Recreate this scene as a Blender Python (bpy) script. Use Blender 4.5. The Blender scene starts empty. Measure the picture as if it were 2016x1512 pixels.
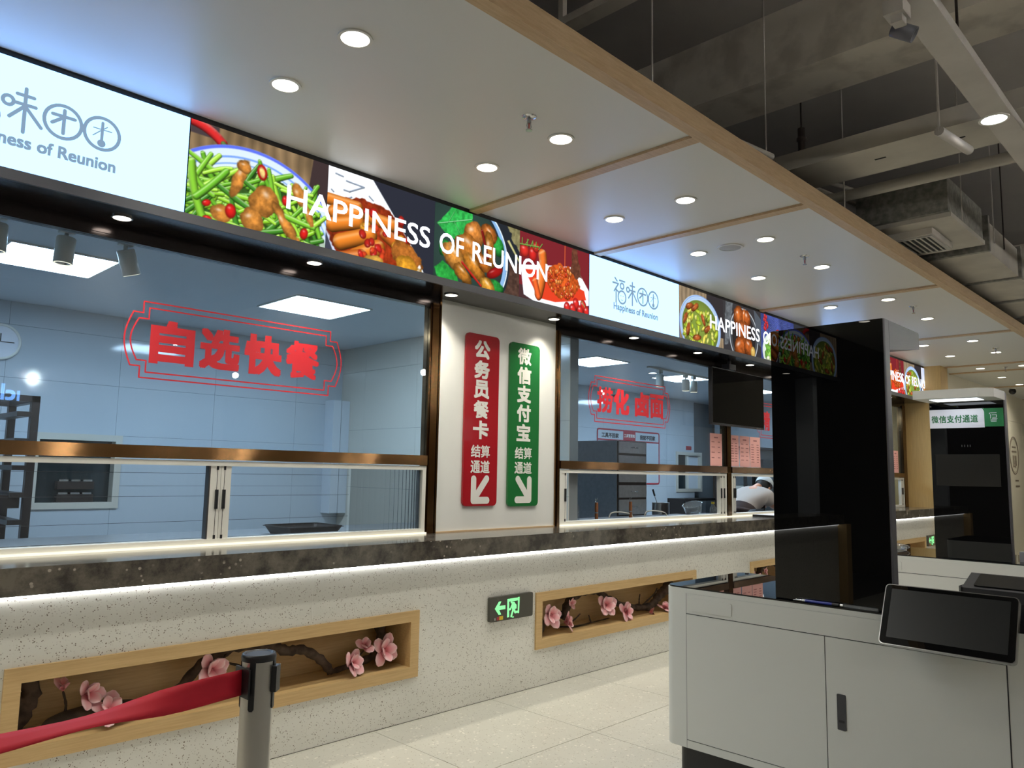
import bpy, math, random
import numpy as np
from mathutils import Vector, Matrix
random.seed(7)
rng = np.random.default_rng(7)
scn = bpy.context.scene
col = scn.collection
V = Vector
PI = math.pi

# ------------------------------------------------------------------ camera
F_PX = 1510.6
cam_d = bpy.data.cameras.new('camera'); cam = bpy.data.objects.new('camera', cam_d); col.objects.link(cam)
cam_d.sensor_fit = 'HORIZONTAL'; cam_d.sensor_width = 36.0; cam_d.lens = 36.0 * F_PX / 2016.0
cam_d.clip_start = 0.02; cam_d.clip_end = 100
_right = V((0.69987, -0.71403, 0.01836)); _down = V((0.09484, 0.06742, -0.99321)); _fwd = V((0.70794, 0.69686, 0.11491))
_M = Matrix((_right, -_down, -_fwd)).transposed().to_4x4()
_M.translation = V((0.0, -3.243, 1.28))
cam.matrix_world = _M
scn.camera = cam

# ------------------------------------------------------------------ world and exposure
w = bpy.data.worlds.new('world'); scn.world = w; w.use_nodes = True
w.node_tree.nodes['Background'].inputs[0].default_value = (0.95, 0.97, 1.0, 1)
w.node_tree.nodes['Background'].inputs[1].default_value = 0.02
scn.view_settings.view_transform = 'Standard'
scn.view_settings.look = 'None'
scn.view_settings.gamma = 1.0
scn.view_settings.use_curve_mapping = False
scn.view_settings.exposure = 0.0
HALL_W = 4.2        # watts of one soffit downlight
SPOT_W = 2.2        # watts of one counter spot
SCREEN = 1.0        # brightness of the video wall
PANEL = 31.0         # kitchen light panels

scn.cycles.max_bounces = 7; scn.cycles.diffuse_bounces = 3; scn.cycles.glossy_bounces = 3; scn.cycles.transparent_max_bounces = 8
scn.cycles.use_light_tree = False; scn.cycles.use_adaptive_sampling = True; scn.cycles.adaptive_threshold = 0.03; scn.cycles.caustics_reflective = False; scn.cycles.caustics_refractive = False; scn.cycles.sample_clamp_indirect = 6.0
# ------------------------------------------------------------------ materials
def srgb(r, g, b):
    f = lambda c: (c / 255 / 12.92) if c / 255 <= 0.04045 else ((c / 255 + 0.055) / 1.055) ** 2.4
    return (f(r), f(g), f(b), 1)
MATS = {}
def new_mat(name):
    m = bpy.data.materials.new(name); m.use_nodes = True; MATS[name] = m
    return m, m.node_tree.nodes, m.node_tree.links
def pbr(name, c, rough=0.5, metal=0.0, spec=0.5, coat=0.0, emis=None, estr=0.0, trans=0.0):
    m, n, l = new_mat(name); b = n['Principled BSDF']
    b.inputs['Base Color'].default_value = c if len(c) == 4 else (*c, 1)
    b.inputs['Roughness'].default_value = rough; b.inputs['Metallic'].default_value = metal
    b.inputs['Specular IOR Level'].default_value = spec; b.inputs['Coat Weight'].default_value = coat
    if emis: b.inputs['Emission Color'].default_value = emis; b.inputs['Emission Strength'].default_value = estr
    if trans: b.inputs['Transmission Weight'].default_value = trans
    return m
def emi(name, c, s):
    m, n, l = new_mat(name); n.remove(n['Principled BSDF'])
    e = n.new('ShaderNodeEmission'); e.inputs[0].default_value = c if len(c) == 4 else (*c, 1); e.inputs[1].default_value = s
    l.new(e.outputs[0], n['Material Output'].inputs[0]); return m
def ramp(n, stops):
    r = n.new('ShaderNodeValToRGB'); el = r.color_ramp.elements
    el[0].position, el[0].color = stops[0]; el[1].position, el[1].color = stops[-1]
    for p, c in stops[1:-1]:
        e = el.new(p); e.color = c
    return r
def pos(n): return n.new('ShaderNodeNewGeometry').outputs['Position']
def tex(n, l, kind, scale, vec=None, **kw):
    t = n.new('ShaderNodeTex' + kind); t.inputs['Scale'].default_value = scale
    for k, v in kw.items():
        if k in t.inputs: t.inputs[k].default_value = v
        else: setattr(t, k, v)
    l.new(vec if vec is not None else pos(n), t.inputs['Vector']); return t
def mixc(n, l, fac, a, b, blend='MIX'):
    m = n.new('ShaderNodeMix'); m.data_type = 'RGBA'; m.blend_type = blend
    for s, v in ((m.inputs[0], fac), (m.inputs[6], a), (m.inputs[7], b)):
        if hasattr(v, 'is_linked'): l.new(v, s)
        else: s.default_value = v
    return m.outputs[2]
def stretch(n, l, sx, sy, sz):
    mp = n.new('ShaderNodeMapping'); mp.inputs['Scale'].default_value = (sx, sy, sz); l.new(pos(n), mp.inputs['Vector']); return mp.outputs[0]

def terrazzo(name, base, dark, light, sc, rough, amt_d, amt_l):
    m, n, l = new_mat(name); b = n['Principled BSDF']
    big = tex(n, l, 'Noise', 2.2, Detail=3.0)
    c = mixc(n, l, ramp_out(n, l, big.outputs['Fac'], [(0.35, (0, 0, 0, 1)), (0.65, (1, 1, 1, 1))]), base, tuple(x * 0.93 for x in base[:3]) + (1,))
    v1 = tex(n, l, 'Voronoi', sc, Randomness=1.0)
    s1 = ramp_out(n, l, v1.outputs['Distance'], [(amt_d, (1, 1, 1, 1)), (amt_d + 0.06, (0, 0, 0, 1))])
    nz = tex(n, l, 'Noise', sc * 0.35, Detail=2.0)
    k1 = ramp_out(n, l, nz.outputs['Fac'], [(0.47, (0, 0, 0, 1)), (0.57, (1, 1, 1, 1))])
    mm = n.new('ShaderNodeMath'); mm.operation = 'MULTIPLY'; l.new(s1, mm.inputs[0]); l.new(k1, mm.inputs[1])
    c = mixc(n, l, mm.outputs[0], c, dark)
    v2 = tex(n, l, 'Voronoi', sc * 0.55, Randomness=1.0)
    s2 = ramp_out(n, l, v2.outputs['Distance'], [(amt_l, (1, 1, 1, 1)), (amt_l + 0.06, (0, 0, 0, 1))])
    nz2 = tex(n, l, 'Noise', sc * 0.2, Detail=1.0)
    k2 = ramp_out(n, l, nz2.outputs['Fac'], [(0.52, (0, 0, 0, 1)), (0.58, (1, 1, 1, 1))])
    mm2 = n.new('ShaderNodeMath'); mm2.operation = 'MULTIPLY'; l.new(s2, mm2.inputs[0]); l.new(k2, mm2.inputs[1])
    c = mixc(n, l, mm2.outputs[0], c, light)
    l.new(c, b.inputs['Base Color']); b.inputs['Roughness'].default_value = rough
    return m
def ramp_out(n, l, src, stops):
    r = ramp(n, stops); l.new(src, r.inputs[0]); return r.outputs[0]
def wood(name, c1, c2, sx, sy, sz, rough=0.45):
    m, n, l = new_mat(name); b = n['Principled BSDF']
    t = tex(n, l, 'Noise', 9.0, stretch(n, l, sx, sy, sz), Detail=6.0, Roughness=0.65)
    c = mixc(n, l, ramp_out(n, l, t.outputs['Fac'], [(0.3, (0, 0, 0, 1)), (0.7, (1, 1, 1, 1))]), c1, c2)
    l.new(c, b.inputs['Base Color']); b.inputs['Roughness'].default_value = rough
    return m
def noisy(name, c1, c2, sc, rough=0.8, metal=0.0, detail=5.0, bump=0.0, lo=0.35, hi=0.65):
    m, n, l = new_mat(name); b = n['Principled BSDF']
    t = tex(n, l, 'Noise', sc, Detail=detail)
    f = ramp_out(n, l, t.outputs['Fac'], [(lo, (0, 0, 0, 1)), (hi, (1, 1, 1, 1))])
    l.new(mixc(n, l, f, c1, c2), b.inputs['Base Color']); b.inputs['Roughness'].default_value = rough; b.inputs['Metallic'].default_value = metal
    if bump:
        bp = n.new('ShaderNodeBump'); bp.inputs['Strength'].default_value = bump; bp.inputs['Distance'].default_value = 0.01
        l.new(t.outputs['Fac'], bp.inputs['Height']); l.new(bp.outputs[0], b.inputs['Normal'])
    return m
def glassmat(name, tint, haze, hazec, boost=1.0):
    m, n, l = new_mat(name); n.remove(n['Principled BSDF'])
    lw = n.new('ShaderNodeLayerWeight'); lw.inputs[0].default_value = 0.5
    p = n.new('ShaderNodeMath'); p.operation = 'POWER'; p.inputs[1].default_value = 4.5; l.new(lw.outputs['Facing'], p.inputs[0])
    a = n.new('ShaderNodeMath'); a.operation = 'MULTIPLY_ADD'; a.inputs[1].default_value = 0.9; a.inputs[2].default_value = 0.04 * boost; l.new(p.outputs[0], a.inputs[0])
    tr = n.new('ShaderNodeBsdfTransparent'); tr.inputs[0].default_value = tint
    gl = n.new('ShaderNodeBsdfGlossy'); gl.inputs['Roughness'].default_value = 0.0
    df = n.new('ShaderNodeBsdfDiffuse'); df.inputs[0].default_value = hazec
    m1 = n.new('ShaderNodeMixShader'); m1.inputs[0].default_value = haze; l.new(tr.outputs[0], m1.inputs[1]); l.new(df.outputs[0], m1.inputs[2])
    m2 = n.new('ShaderNodeMixShader'); l.new(a.outputs[0], m2.inputs[0]); l.new(m1.outputs[0], m2.inputs[1]); l.new(gl.outputs[0], m2.inputs[2])
    l.new(m2.outputs[0], n['Material Output'].inputs[0]); return m
def colattr(name, emit=None, rough=0.5, sss=0.0):
    m, n, l = new_mat(name); a = n.new('ShaderNodeAttribute'); a.attribute_name = 'Col'
    if emit:
        n.remove(n['Principled BSDF']); e = n.new('ShaderNodeEmission'); e.inputs[1].default_value = emit
        l.new(a.outputs['Color'], e.inputs[0]); l.new(e.outputs[0], n['Material Output'].inputs[0])
    else:
        b = n['Principled BSDF']; l.new(a.outputs['Color'], b.inputs['Base Color']); b.inputs['Roughness'].default_value = rough
    return m

terrazzo('terrazzo_wall', srgb(224, 222, 212), srgb(112, 98, 80), srgb(216, 212, 204), 130.0, 0.5, 0.25, 0.16)
terrazzo('floor_tile', srgb(198, 195, 182), srgb(140, 130, 112), srgb(218, 213, 200), 85.0, 0.34, 0.20, 0.26)
pbr('grout', srgb(110, 104, 96), 0.9)
pbr('core', srgb(120, 112, 102), 0.9)
wood('oak', srgb(208, 176, 124), srgb(190, 156, 104), 0.6, 6, 14)
wood('oak_soffit', srgb(206, 178, 140), srgb(186, 156, 118), 1.0, 9, 9)
wood('oak_pillar', srgb(205, 172, 112), srgb(190, 156, 98), 10, 10, 0.6)
m, n, l = new_mat('counter_stone'); b = n['Principled BSDF']
_t = tex(n, l, 'Noise', 9.0, Detail=9.0, Roughness=0.7)
_c = mixc(n, l, ramp_out(n, l, _t.outputs['Fac'], [(0.38, (0, 0, 0, 1)), (0.62, (1, 1, 1, 1))]), srgb(58, 54, 50), srgb(104, 98, 88))
_v = tex(n, l, 'Voronoi', 34.0); _k = tex(n, l, 'Noise', 6.0)
_m = n.new('ShaderNodeMath'); _m.operation = 'MULTIPLY'
l.new(ramp_out(n, l, _v.outputs['Distance'], [(0.16, (1, 1, 1, 1)), (0.24, (0, 0, 0, 1))]), _m.inputs[0])
l.new(ramp_out(n, l, _k.outputs['Fac'], [(0.55, (0, 0, 0, 1)), (0.62, (1, 1, 1, 1))]), _m.inputs[1])
l.new(mixc(n, l, _m.outputs[0], _c, srgb(160, 150, 138)), b.inputs['Base Color']); b.inputs['Roughness'].default_value = 0.12
for _nm, _tg in (('bronze', (0, 0, 1.5)), ('bronze_post', (1.5, 0, 0))):   # brushed metal: facets scattered across the brushing direction
    m, n, l = new_mat(_nm); b = n['Principled BSDF']
    b.inputs['Base Color'].default_value = srgb(118, 88, 58); b.inputs['Metallic'].default_value = 1.0; b.inputs['Roughness'].default_value = 0.12
    _g = n.new('ShaderNodeNewGeometry'); _w = n.new('ShaderNodeTexWhiteNoise'); _sc = n.new('ShaderNodeVectorMath'); _sc.operation = 'SCALE'; _sc.inputs['Scale'].default_value = 4000.0
    l.new(_g.outputs['Position'], _sc.inputs[0]); l.new(_sc.outputs[0], _w.inputs['Vector'])
    _s = n.new('ShaderNodeMath'); _s.operation = 'SUBTRACT'; _s.inputs[1].default_value = 0.5; l.new(_w.outputs['Value'], _s.inputs[0])
    _d = n.new('ShaderNodeVectorMath'); _d.operation = 'SCALE'; _d.inputs[0].default_value = _tg; l.new(_s.outputs[0], _d.inputs['Scale'])
    _a = n.new('ShaderNodeVectorMath'); _a.operation = 'ADD'; l.new(_g.outputs['Normal'], _a.inputs[0]); l.new(_d.outputs[0], _a.inputs[1])
    _n = n.new('ShaderNodeVectorMath'); _n.operation = 'NORMALIZE'; l.new(_a.outputs[0], _n.inputs[0]); l.new(_n.outputs[0], b.inputs['Normal'])
m, n, l = new_mat('bronze_dark'); b = n['Principled BSDF']
b.inputs['Base Color'].default_value = srgb(80, 74, 74); b.inputs['Metallic'].default_value = 0.9; b.inputs['Roughness'].default_value = 0.16
pbr('white_frame', srgb(226, 224, 214), 0.35)
pbr('white_panel', srgb(226, 226, 220), 0.25)
pbr('ceiling_white', srgb(222, 222, 218), 0.38)
pbr('black_plastic', srgb(22, 22, 24), 0.4)
pbr('black_gloss', srgb(9, 9, 10), 0.005, spec=0.5)
pbr('screen_off', srgb(16, 16, 17), 0.12)
pbr('screen_matte', srgb(30, 31, 30), 0.32)
pbr('screen_grey', srgb(42, 41, 38), 0.2)
pbr('dark_grey', srgb(58, 58, 60), 0.45)
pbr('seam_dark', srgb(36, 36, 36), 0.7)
pbr('bezel_grey', srgb(92, 92, 96), 0.35, metal=0.3)
pbr('kiosk_white', srgb(206, 206, 198), 0.4)
pbr('kiosk_grey', srgb(94, 94, 100), 0.38, metal=0.3)
pbr('silver', srgb(200, 200, 200), 0.22, metal=1.0)
pbr('steel', srgb(176, 178, 180), 0.28, metal=1.0)
noisy('steel_brushed', srgb(176, 178, 180), srgb(186, 188, 190), 30, 0.36, 0.85)
pbr('dark_steel', srgb(70, 62, 58), 0.4, metal=0.7)
pbr('stanchion_steel', srgb(200, 196, 188), 0.32, metal=0.85)
pbr('red_sign', srgb(164, 30, 38), 0.14, coat=0.5)
pbr('green_sign', srgb(36, 110, 56), 0.14, coat=0.5)
pbr('sign_white', srgb(226, 224, 216), 0.4)
pbr('sticker_red', srgb(205, 32, 44), 0.5)
pbr('belt_red', srgb(190, 18, 40), 0.75)
pbr('pink_paper', srgb(240, 178, 168), 0.8)
pbr('ink', srgb(166, 104, 100), 0.8)
pbr('ink_grey', srgb(70, 70, 72), 0.8)
noisy('concrete', srgb(182, 174, 161), srgb(210, 202, 188), 5.0, 0.9, bump=0.2, lo=0.34, hi=0.52)
noisy('concrete_dark', srgb(158, 152, 148), srgb(170, 164, 158), 1.6, 0.95)
noisy('duct_paint', srgb(176, 170, 160), srgb(192, 186, 174), 4.0, 0.6)
noisy('foil', srgb(112, 112, 106), srgb(146, 144, 136), 26.0, 0.5, 0.3, bump=0.4)
noisy('tray_paint', srgb(188, 182, 174), srgb(200, 194, 186), 5.0, 0.6)
noisy('bark', srgb(54, 42, 34), srgb(92, 76, 64), 22.0, 0.9, bump=0.6)
noisy('rock', srgb(62, 52, 42), srgb(92, 80, 64), 14.0, 0.9, bump=0.6)
pbr('twig', srgb(60, 48, 36), 0.9)
pbr('stamen', srgb(190, 110, 110), 0.6)
colattr('petal', rough=0.55)
colattr('picture_emit', emit=1.4 * SCREEN)
emi('letter_emit', (1.0, 1.05, 1.15), 1.6 * SCREEN)
emi('logo_emit', (0.50, 1.0, 2.1), 1.65 * SCREEN)
emi('logo_stroke', srgb(140, 168, 196), 0.95)
emi('lens_emit', (1.0, 0.95, 0.82), 9.0)
emi('lens_small', (1.0, 0.93, 0.8), 7.0)
emi('lens_cool', (0.92, 0.96, 1.0), 12.0)
emi('panel_emit', (0.63, 0.88, 1.13), PANEL)
emi('led_white', (0.95, 0.97, 1.0), 11.0)
emi('globe_emit', (1.0, 0.97, 0.92), 480.0)
emi('warm_emit', (1.0, 0.92, 0.70), 1.3)
emi('exit_green', (0.30, 1.0, 0.38), 1.15)
emi('blue_neon', (0.18, 0.45, 1.0), 14.0)
emi('canopy_led', (0.85, 0.92, 1.0), 4.0)
pbr('exit_body', srgb(74, 72, 64), 0.35)
glassmat('glass', (0.93, 0.97, 1.0, 1), 0.02, (0.75, 0.82, 0.9, 1), 1.0)
glassmat('clear_plastic', (0.96, 0.97, 0.97, 1), 0.12, (0.9, 0.92, 0.92, 1))
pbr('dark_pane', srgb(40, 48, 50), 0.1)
pbr('kitchen_tile', srgb(190, 198, 204), 0.07)
pbr('kitchen_grout', srgb(110, 116, 120), 0.8)
pbr('kitchen_ceiling', srgb(206, 212, 218), 0.45)
pbr('kitchen_floor', srgb(176, 176, 174), 0.5)
pbr('partition_tile', srgb(206, 200, 186), 0.12)
pbr('cream_wall', srgb(214, 206, 182), 0.5)
pbr('hall_wall', srgb(120, 112, 100), 0.8)
pbr('screen_mesh', srgb(44, 48, 52), 0.7)
m, n, l = new_mat('pleat'); b = n['Principled BSDF']; b.inputs['Base Color'].default_value = srgb(66, 70, 74); b.inputs['Alpha'].default_value = 0.5
m, n, l = new_mat('pleat_open'); b = n['Principled BSDF']; b.inputs['Base Color'].default_value = srgb(90, 94, 98); b.inputs['Alpha'].default_value = 0.22
pbr('skin', srgb(224, 160, 128), 0.5)
pbr('shirt', srgb(186, 174, 166), 0.85)
pbr('apron', srgb(66, 52, 50), 0.8)
pbr('mask_blue', srgb(190, 205, 214), 0.8)
pbr('cap_white', srgb(225, 228, 230), 0.8)
pbr('hair', srgb(26, 22, 20), 0.6)
pbr('wood_handle', srgb(150, 92, 48), 0.5)
pbr('yellow', srgb(222, 190, 40), 0.5)
pbr('red_plastic', srgb(170, 30, 34), 0.4)
pbr('sauce', srgb(60, 40, 24), 0.25)
pbr('blue_pen', srgb(28, 44, 140), 0.3)
pbr('paper_white', srgb(230, 230, 236), 0.7)
pbr('banner_green', srgb(30, 120, 66), 0.6)
pbr('banner_text', srgb(24, 110, 58), 0.6)
pbr('red_plaque', srgb(170, 52, 62), 0.6)
pbr('medallion_line', srgb(120, 104, 84), 0.5)
pbr('grille_white', srgb(176, 174, 168), 0.5)
pbr('grille_dark', srgb(30, 30, 28), 0.8)

# ------------------------------------------------------------------ mesh helpers
class MB:
    def __init__(s): s.v = []; s.f = []; s.sm = []; s.col = []
    def add(s, vs, fs, smooth=False):
        o = len(s.v); s.v += [tuple(v) for v in vs]; s.f += [tuple(i + o for i in f) for f in fs]; s.sm += [smooth] * len(fs); return s
    def box(s, x0, x1, y0, y1, z0, z1):
        return s.add([(x0, y0, z0), (x1, y0, z0), (x1, y1, z0), (x0, y1, z0), (x0, y0, z1), (x1, y0, z1), (x1, y1, z1), (x0, y1, z1)],
                     [(0, 3, 2, 1), (4, 5, 6, 7), (0, 1, 5, 4), (1, 2, 6, 5), (2, 3, 7, 6), (3, 0, 4, 7)])
    def prism(s, pts, plane, a, b, smooth=False):
        # pts: 2D polygon; plane 'xy','xz','yz' ; extruded between a and b on the third axis
        def mk(p, t):
            return {'xy': (p[0], p[1], t), 'xz': (p[0], t, p[1]), 'yz': (t, p[0], p[1])}[plane]
        k = len(pts); s.add([mk(p, a) for p in pts], [tuple(range(k))]); s.add([mk(p, b) for p in pts], [tuple(range(k))[::-1]])
        s.add([mk(p, a) for p in pts] + [mk(p, b) for p in pts], [(i, i + k, (i + 1) % k + k, (i + 1) % k) for i in range(k)], smooth); return s
    def tube(s, path, r, n=10, caps=True, smooth=True):
        P = [V(p) for p in path]; R = r if isinstance(r, (list, tuple)) else [r] * len(P)
        rings = []; up = None
        for i, p in enumerate(P):
            t = (P[min(i + 1, len(P) - 1)] - P[max(i - 1, 0)]).normalized()
            if up is None:
                up = V((0, 0, 1)) if abs(t.z) < 0.9 else V((1, 0, 0))
            a = t.cross(up)
            if a.length < 1e-6: a = t.cross(V((0, 1, 0)))
            a.normalize(); bb = a.cross(t).normalized(); up = bb
            rings.append([p + (a * math.cos(2 * PI * k / n) + bb * math.sin(2 * PI * k / n)) * R[i] for k in range(n)])
        vs = [v for rg in rings for v in rg]
        fs = [(i * n + k, i * n + (k + 1) % n, (i + 1) * n + (k + 1) % n, (i + 1) * n + k) for i in range(len(P) - 1) for k in range(n)]
        s.add(vs, fs, smooth)
        if caps:
            s.add(rings[0], [tuple(range(n))[::-1]]); s.add(rings[-1], [tuple(range(n))])
        return s
    def cyl(s, c, r, z0, z1, n=24, r2=None):
        return s.tube([(c[0], c[1], z0), (c[0], c[1], z1)], [r, r if r2 is None else r2], n)
    def ring(s, c, ri, ro, z0, z1, n=28):
        vs = []
        for rr, z in ((ri, z0), (ro, z0), (ro, z1), (ri, z1)):
            vs += [(c[0] + rr * math.cos(2 * PI * k / n), c[1] + rr * math.sin(2 * PI * k / n), z) for k in range(n)]
        fs = [(j * n + k, j * n + (k + 1) % n, ((j + 1) % 4) * n + (k + 1) % n, ((j + 1) % 4) * n + k) for j in range(4) for k in range(n)]
        return s.add(vs, fs)
    def lathe(s, prof, c=(0, 0, 0), n=24, axis='z', smooth=True):
        vs = []
        for r, h in prof:
            for k in range(n):
                a = 2 * PI * k / n; p = (r * math.cos(a), r * math.sin(a), h)
                if axis == 'y': p = (p[0], p[2], p[1])
                if axis == 'x': p = (p[2], p[0], p[1])
                vs.append((c[0] + p[0], c[1] + p[1], c[2] + p[2]))
        fs = [(i * n + k, i * n + (k + 1) % n, (i + 1) * n + (k + 1) % n, (i + 1) * n + k) for i in range(len(prof) - 1) for k in range(n)]
        return s.add(vs, fs, smooth)
    def sphere(s, c, r, n=12, m=8):
        rx, ry, rz = r if isinstance(r, (tuple, list)) else (r, r, r)
        vs = []; 
        for i in range(m + 1):
            th = PI * i / m
            for k in range(n):
                ph = 2 * PI * k / n; vs.append((c[0] + rx * math.sin(th) * math.cos(ph), c[1] + ry * math.sin(th) * math.sin(ph), c[2] + rz * math.cos(th)))
        fs = [(i * n + k, (i + 1) * n + k, (i + 1) * n + (k + 1) % n, i * n + (k + 1) % n) for i in range(m) for k in range(n)]
        return s.add(vs, fs, True)
    def xf(s, M):
        s.v = [tuple(M @ V(p)) for p in s.v]; return s
    def mesh(s, name, off=(0, 0, 0)):
        me = bpy.data.meshes.new(name)
        me.from_pydata([(p[0] - off[0], p[1] - off[1], p[2] - off[2]) for p in s.v], [], s.f)
        for p, q in zip(me.polygons, s.sm): p.use_smooth = q
        me.validate(); me.update(); return me
def wloc(o):
    p = V((0, 0, 0))
    while o is not None: p = p + o.location; o = o.parent
    return p
def obj(name, mb, mat, parent=None, loc=None, local=False):
    """link a mesh object; vertices are given in world space unless local"""
    base = wloc(parent) if parent is not None else V((0, 0, 0))
    lo = V(loc) if loc is not None else base
    me = mb if isinstance(mb, bpy.types.Mesh) else mb.mesh(name, (0, 0, 0) if local else tuple(lo))
    o = bpy.data.objects.new(name, me); col.objects.link(o)
    if mat is not None and not me.materials: me.materials.append(MATS[mat] if isinstance(mat, str) else mat)
    if parent is not None: o.parent = parent; o.location = lo - base
    else: o.location = lo if loc is not None else (0, 0, 0)
    return o
def tag(o, label=None, cat=None, group=None, kind=None):
    if label: o['label'] = label
    if cat: o['category'] = cat
    if group: o['group'] = group
    if kind: o['kind'] = kind
    return o
def thing(name, label, cat, loc=(0, 0, 0), group=None):
    o = bpy.data.objects.new(name, None); col.objects.link(o); o.location = loc; o.empty_display_size = 0.05
    return tag(o, label, cat, group)
def struct(name, mb, mat, label=None, parent=None):
    o = obj(name, mb, mat, parent); 
    if parent is None: tag(o, label, None, None, 'structure')
    return o
def copy_tree(o, parent=None):
    c = o.copy(); col.objects.link(c); c.parent = parent
    for ch in list(o.children): copy_tree(ch, c)
    return c
def B(*a): return MB().box(*a)
def rrect(x0, x1, y0, y1, r, n=5, corners=(1, 1, 1, 1)):
    pts = []
    for i, (cx, cy, a0) in enumerate(((x1 - r, y1 - r, 0), (x0 + r, y1 - r, 90), (x0 + r, y0 + r, 180), (x1 - r, y0 + r, 270))):
        if corners[i]:
            for k in range(n + 1):
                a = math.radians(a0 + 90 * k / n); pts.append((cx + r * math.cos(a), cy + r * math.sin(a)))
        else:
            pts.append(((x1, y1), (x0, y1), (x0, y0), (x1, y0))[i])
    return pts

# ------------------------------------------------------------------ lettering
_gly = {}
BOLD = {'餐': .62, '捞': .62, '微': .6, '算': .55, '精': .6, '通': .8, '道': .75, '结': .8, '选': .85, '宝': .9, '面': .8, '员': .9, '卤': .85}
def glyph(s, size):
    if s not in _gly:
        c = bpy.data.curves.new('t', 'FONT'); c.body = s; c.size = 1.0; c.align_x = 'LEFT'; c.resolution_u = 3
        o = bpy.data.objects.new('t', c); col.objects.link(o)
        dg = bpy.context.evaluated_depsgraph_get()
        me = bpy.data.meshes.new_from_object(o.evaluated_get(dg))
        vs = np.array([v.co[:2] for v in me.vertices]) if me.vertices else np.zeros((0, 2)); fs = [tuple(p.vertices) for p in me.polygons]
        bpy.data.objects.remove(o); bpy.data.curves.remove(c); bpy.data.meshes.remove(me)
        _gly[s] = (vs, fs)
    return _gly[s]
def letters(s, cx, cz, width, height, plane, t, bold=0.0, flip=False):
    """flat lettering fitted into width x height, centred at (cx, cz). plane 'xz' faces -Y at y=t, 'yz' faces -X at x=t. bold in metres"""
    vs, fs = glyph(s, 1); lo = vs.min(0); hi = vs.max(0)
    sx = (width - 2 * bold) / max(hi[0] - lo[0], 1e-6) if width else None
    sy = (height - 2 * bold) / max(hi[1] - lo[1], 1e-6) if height else None
    sx = sx or sy; sy = sy or sx
    q = (vs - (lo + hi) / 2) * [sx, sy]
    mb = MB()
    bold = bold * BOLD.get(s, 1.0); offs = [(0, 0)] + ([(bold * i_, bold * j_) for i_ in (-1, 0, 1) for j_ in (-1, 0, 1) if i_ or j_] if bold else [])
    for i, (ox, oy) in enumerate(offs):
        pts = []
        for x, z in q:
            X = cx + (-(x + ox) if plane == 'yz' else (x + ox)) * 1.0; Z = cz + z + oy
            tt = t - i * 0.00002
            pts.append((X, tt, Z) if plane == 'xz' else (tt, X, Z))
        mb.add(pts, fs)
    return mb
def strokes(paths, wd, plane, t, n=8, depth=0.001):
    """round-ended strokes, each path a list of 2D points"""
    mb = MB()
    sn = [0]
    def put(poly):
        e = 0.000012 * (sn[0] % 16) * (1 if depth > 0 else -1)
        mb.prism(poly, plane, t - (abs(e) if depth > 0 else 0), t + depth + (e if depth < 0 else 0))
    for p in paths:
        for (x0, y0), (x1, y1) in zip(p[:-1], p[1:]):
            sn[0] += 1; a = math.atan2(y1 - y0, x1 - x0); r = wd / 2; pts = []
            for k in range(n + 1):
                an = a + PI / 2 + PI * k / n; pts.append((x0 + r * math.cos(an), y0 + r * math.sin(an)))
            for k in range(n + 1):
                an = a - PI / 2 + PI * k / n; pts.append((x1 + r * math.cos(an), y1 + r * math.sin(an)))
            put(pts)
    return mb
def circ(cx, cy, r, n=28, ry=None): return [(cx + r * math.cos(2 * PI * k / n), cy + (ry or r) * math.sin(2 * PI * k / n)) for k in range(n + 1)]
for _nm in ('picture_emit', 'letter_emit', 'logo_stroke', 'exit_green', 'blue_neon', 'lens_emit', 'lens_small', 'lens_cool', 'warm_emit'):
    MATS[_nm].cycles.emission_sampling = 'NONE'
# ================================================================== SETTING
YW = 0.33      # window plane
YB = 3.4       # kitchen back wall
ZK = 2.49      # kitchen ceiling
ZC = 2.838     # soffit ceiling
ZS = 2.34      # underside of the header
CT0, CT1 = 0.815, 0.915   # stone counter
NICHES = [(0.76, 2.625), (3.53, 5.365), (6.25, 8.10), (9.05, 10.98)]
NZ0, NZ1 = 0.22, 0.556
XEND = 11.45

# floor: base slab and loose tiles with open joints
floor = struct('floor', B(-5.2, 20.2, -9.2, YB + 0.1, -0.12, -0.006), 'grout', 'pale speckled terrazzo tile floor of the canteen hall')
TX, TY = 0.80, 0.745
tile_me = None
for i in range(-1, 15):
    for j in range(5):
        x0 = 2.36 + 0.805 * (i - 1) - 0.80; y1 = 0.0 - TY * j
        mb = B(x0 + 0.0015, x0 + 0.8035, y1 - TY + 0.0015, y1 - 0.0015, -0.006, 0.0)
        o = obj('floor_tile', mb, 'floor_tile', floor, (x0, y1, 0))
mb = B(-5.2, -0.06, -9.2, 0.0, -0.006, 0.0); mb.box(-0.06, 12.83, -9.2, -TY * 5, -0.006, 0.0); mb.box(12.83, 20.2, -9.2, 0.0, -0.006, 0.0)
obj('tile_field', mb, 'floor_tile', floor)
obj('kitchen_floor', B(-2.2, XEND, 0.14, YB, -0.006, 0.002), 'kitchen_floor', floor)

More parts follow.
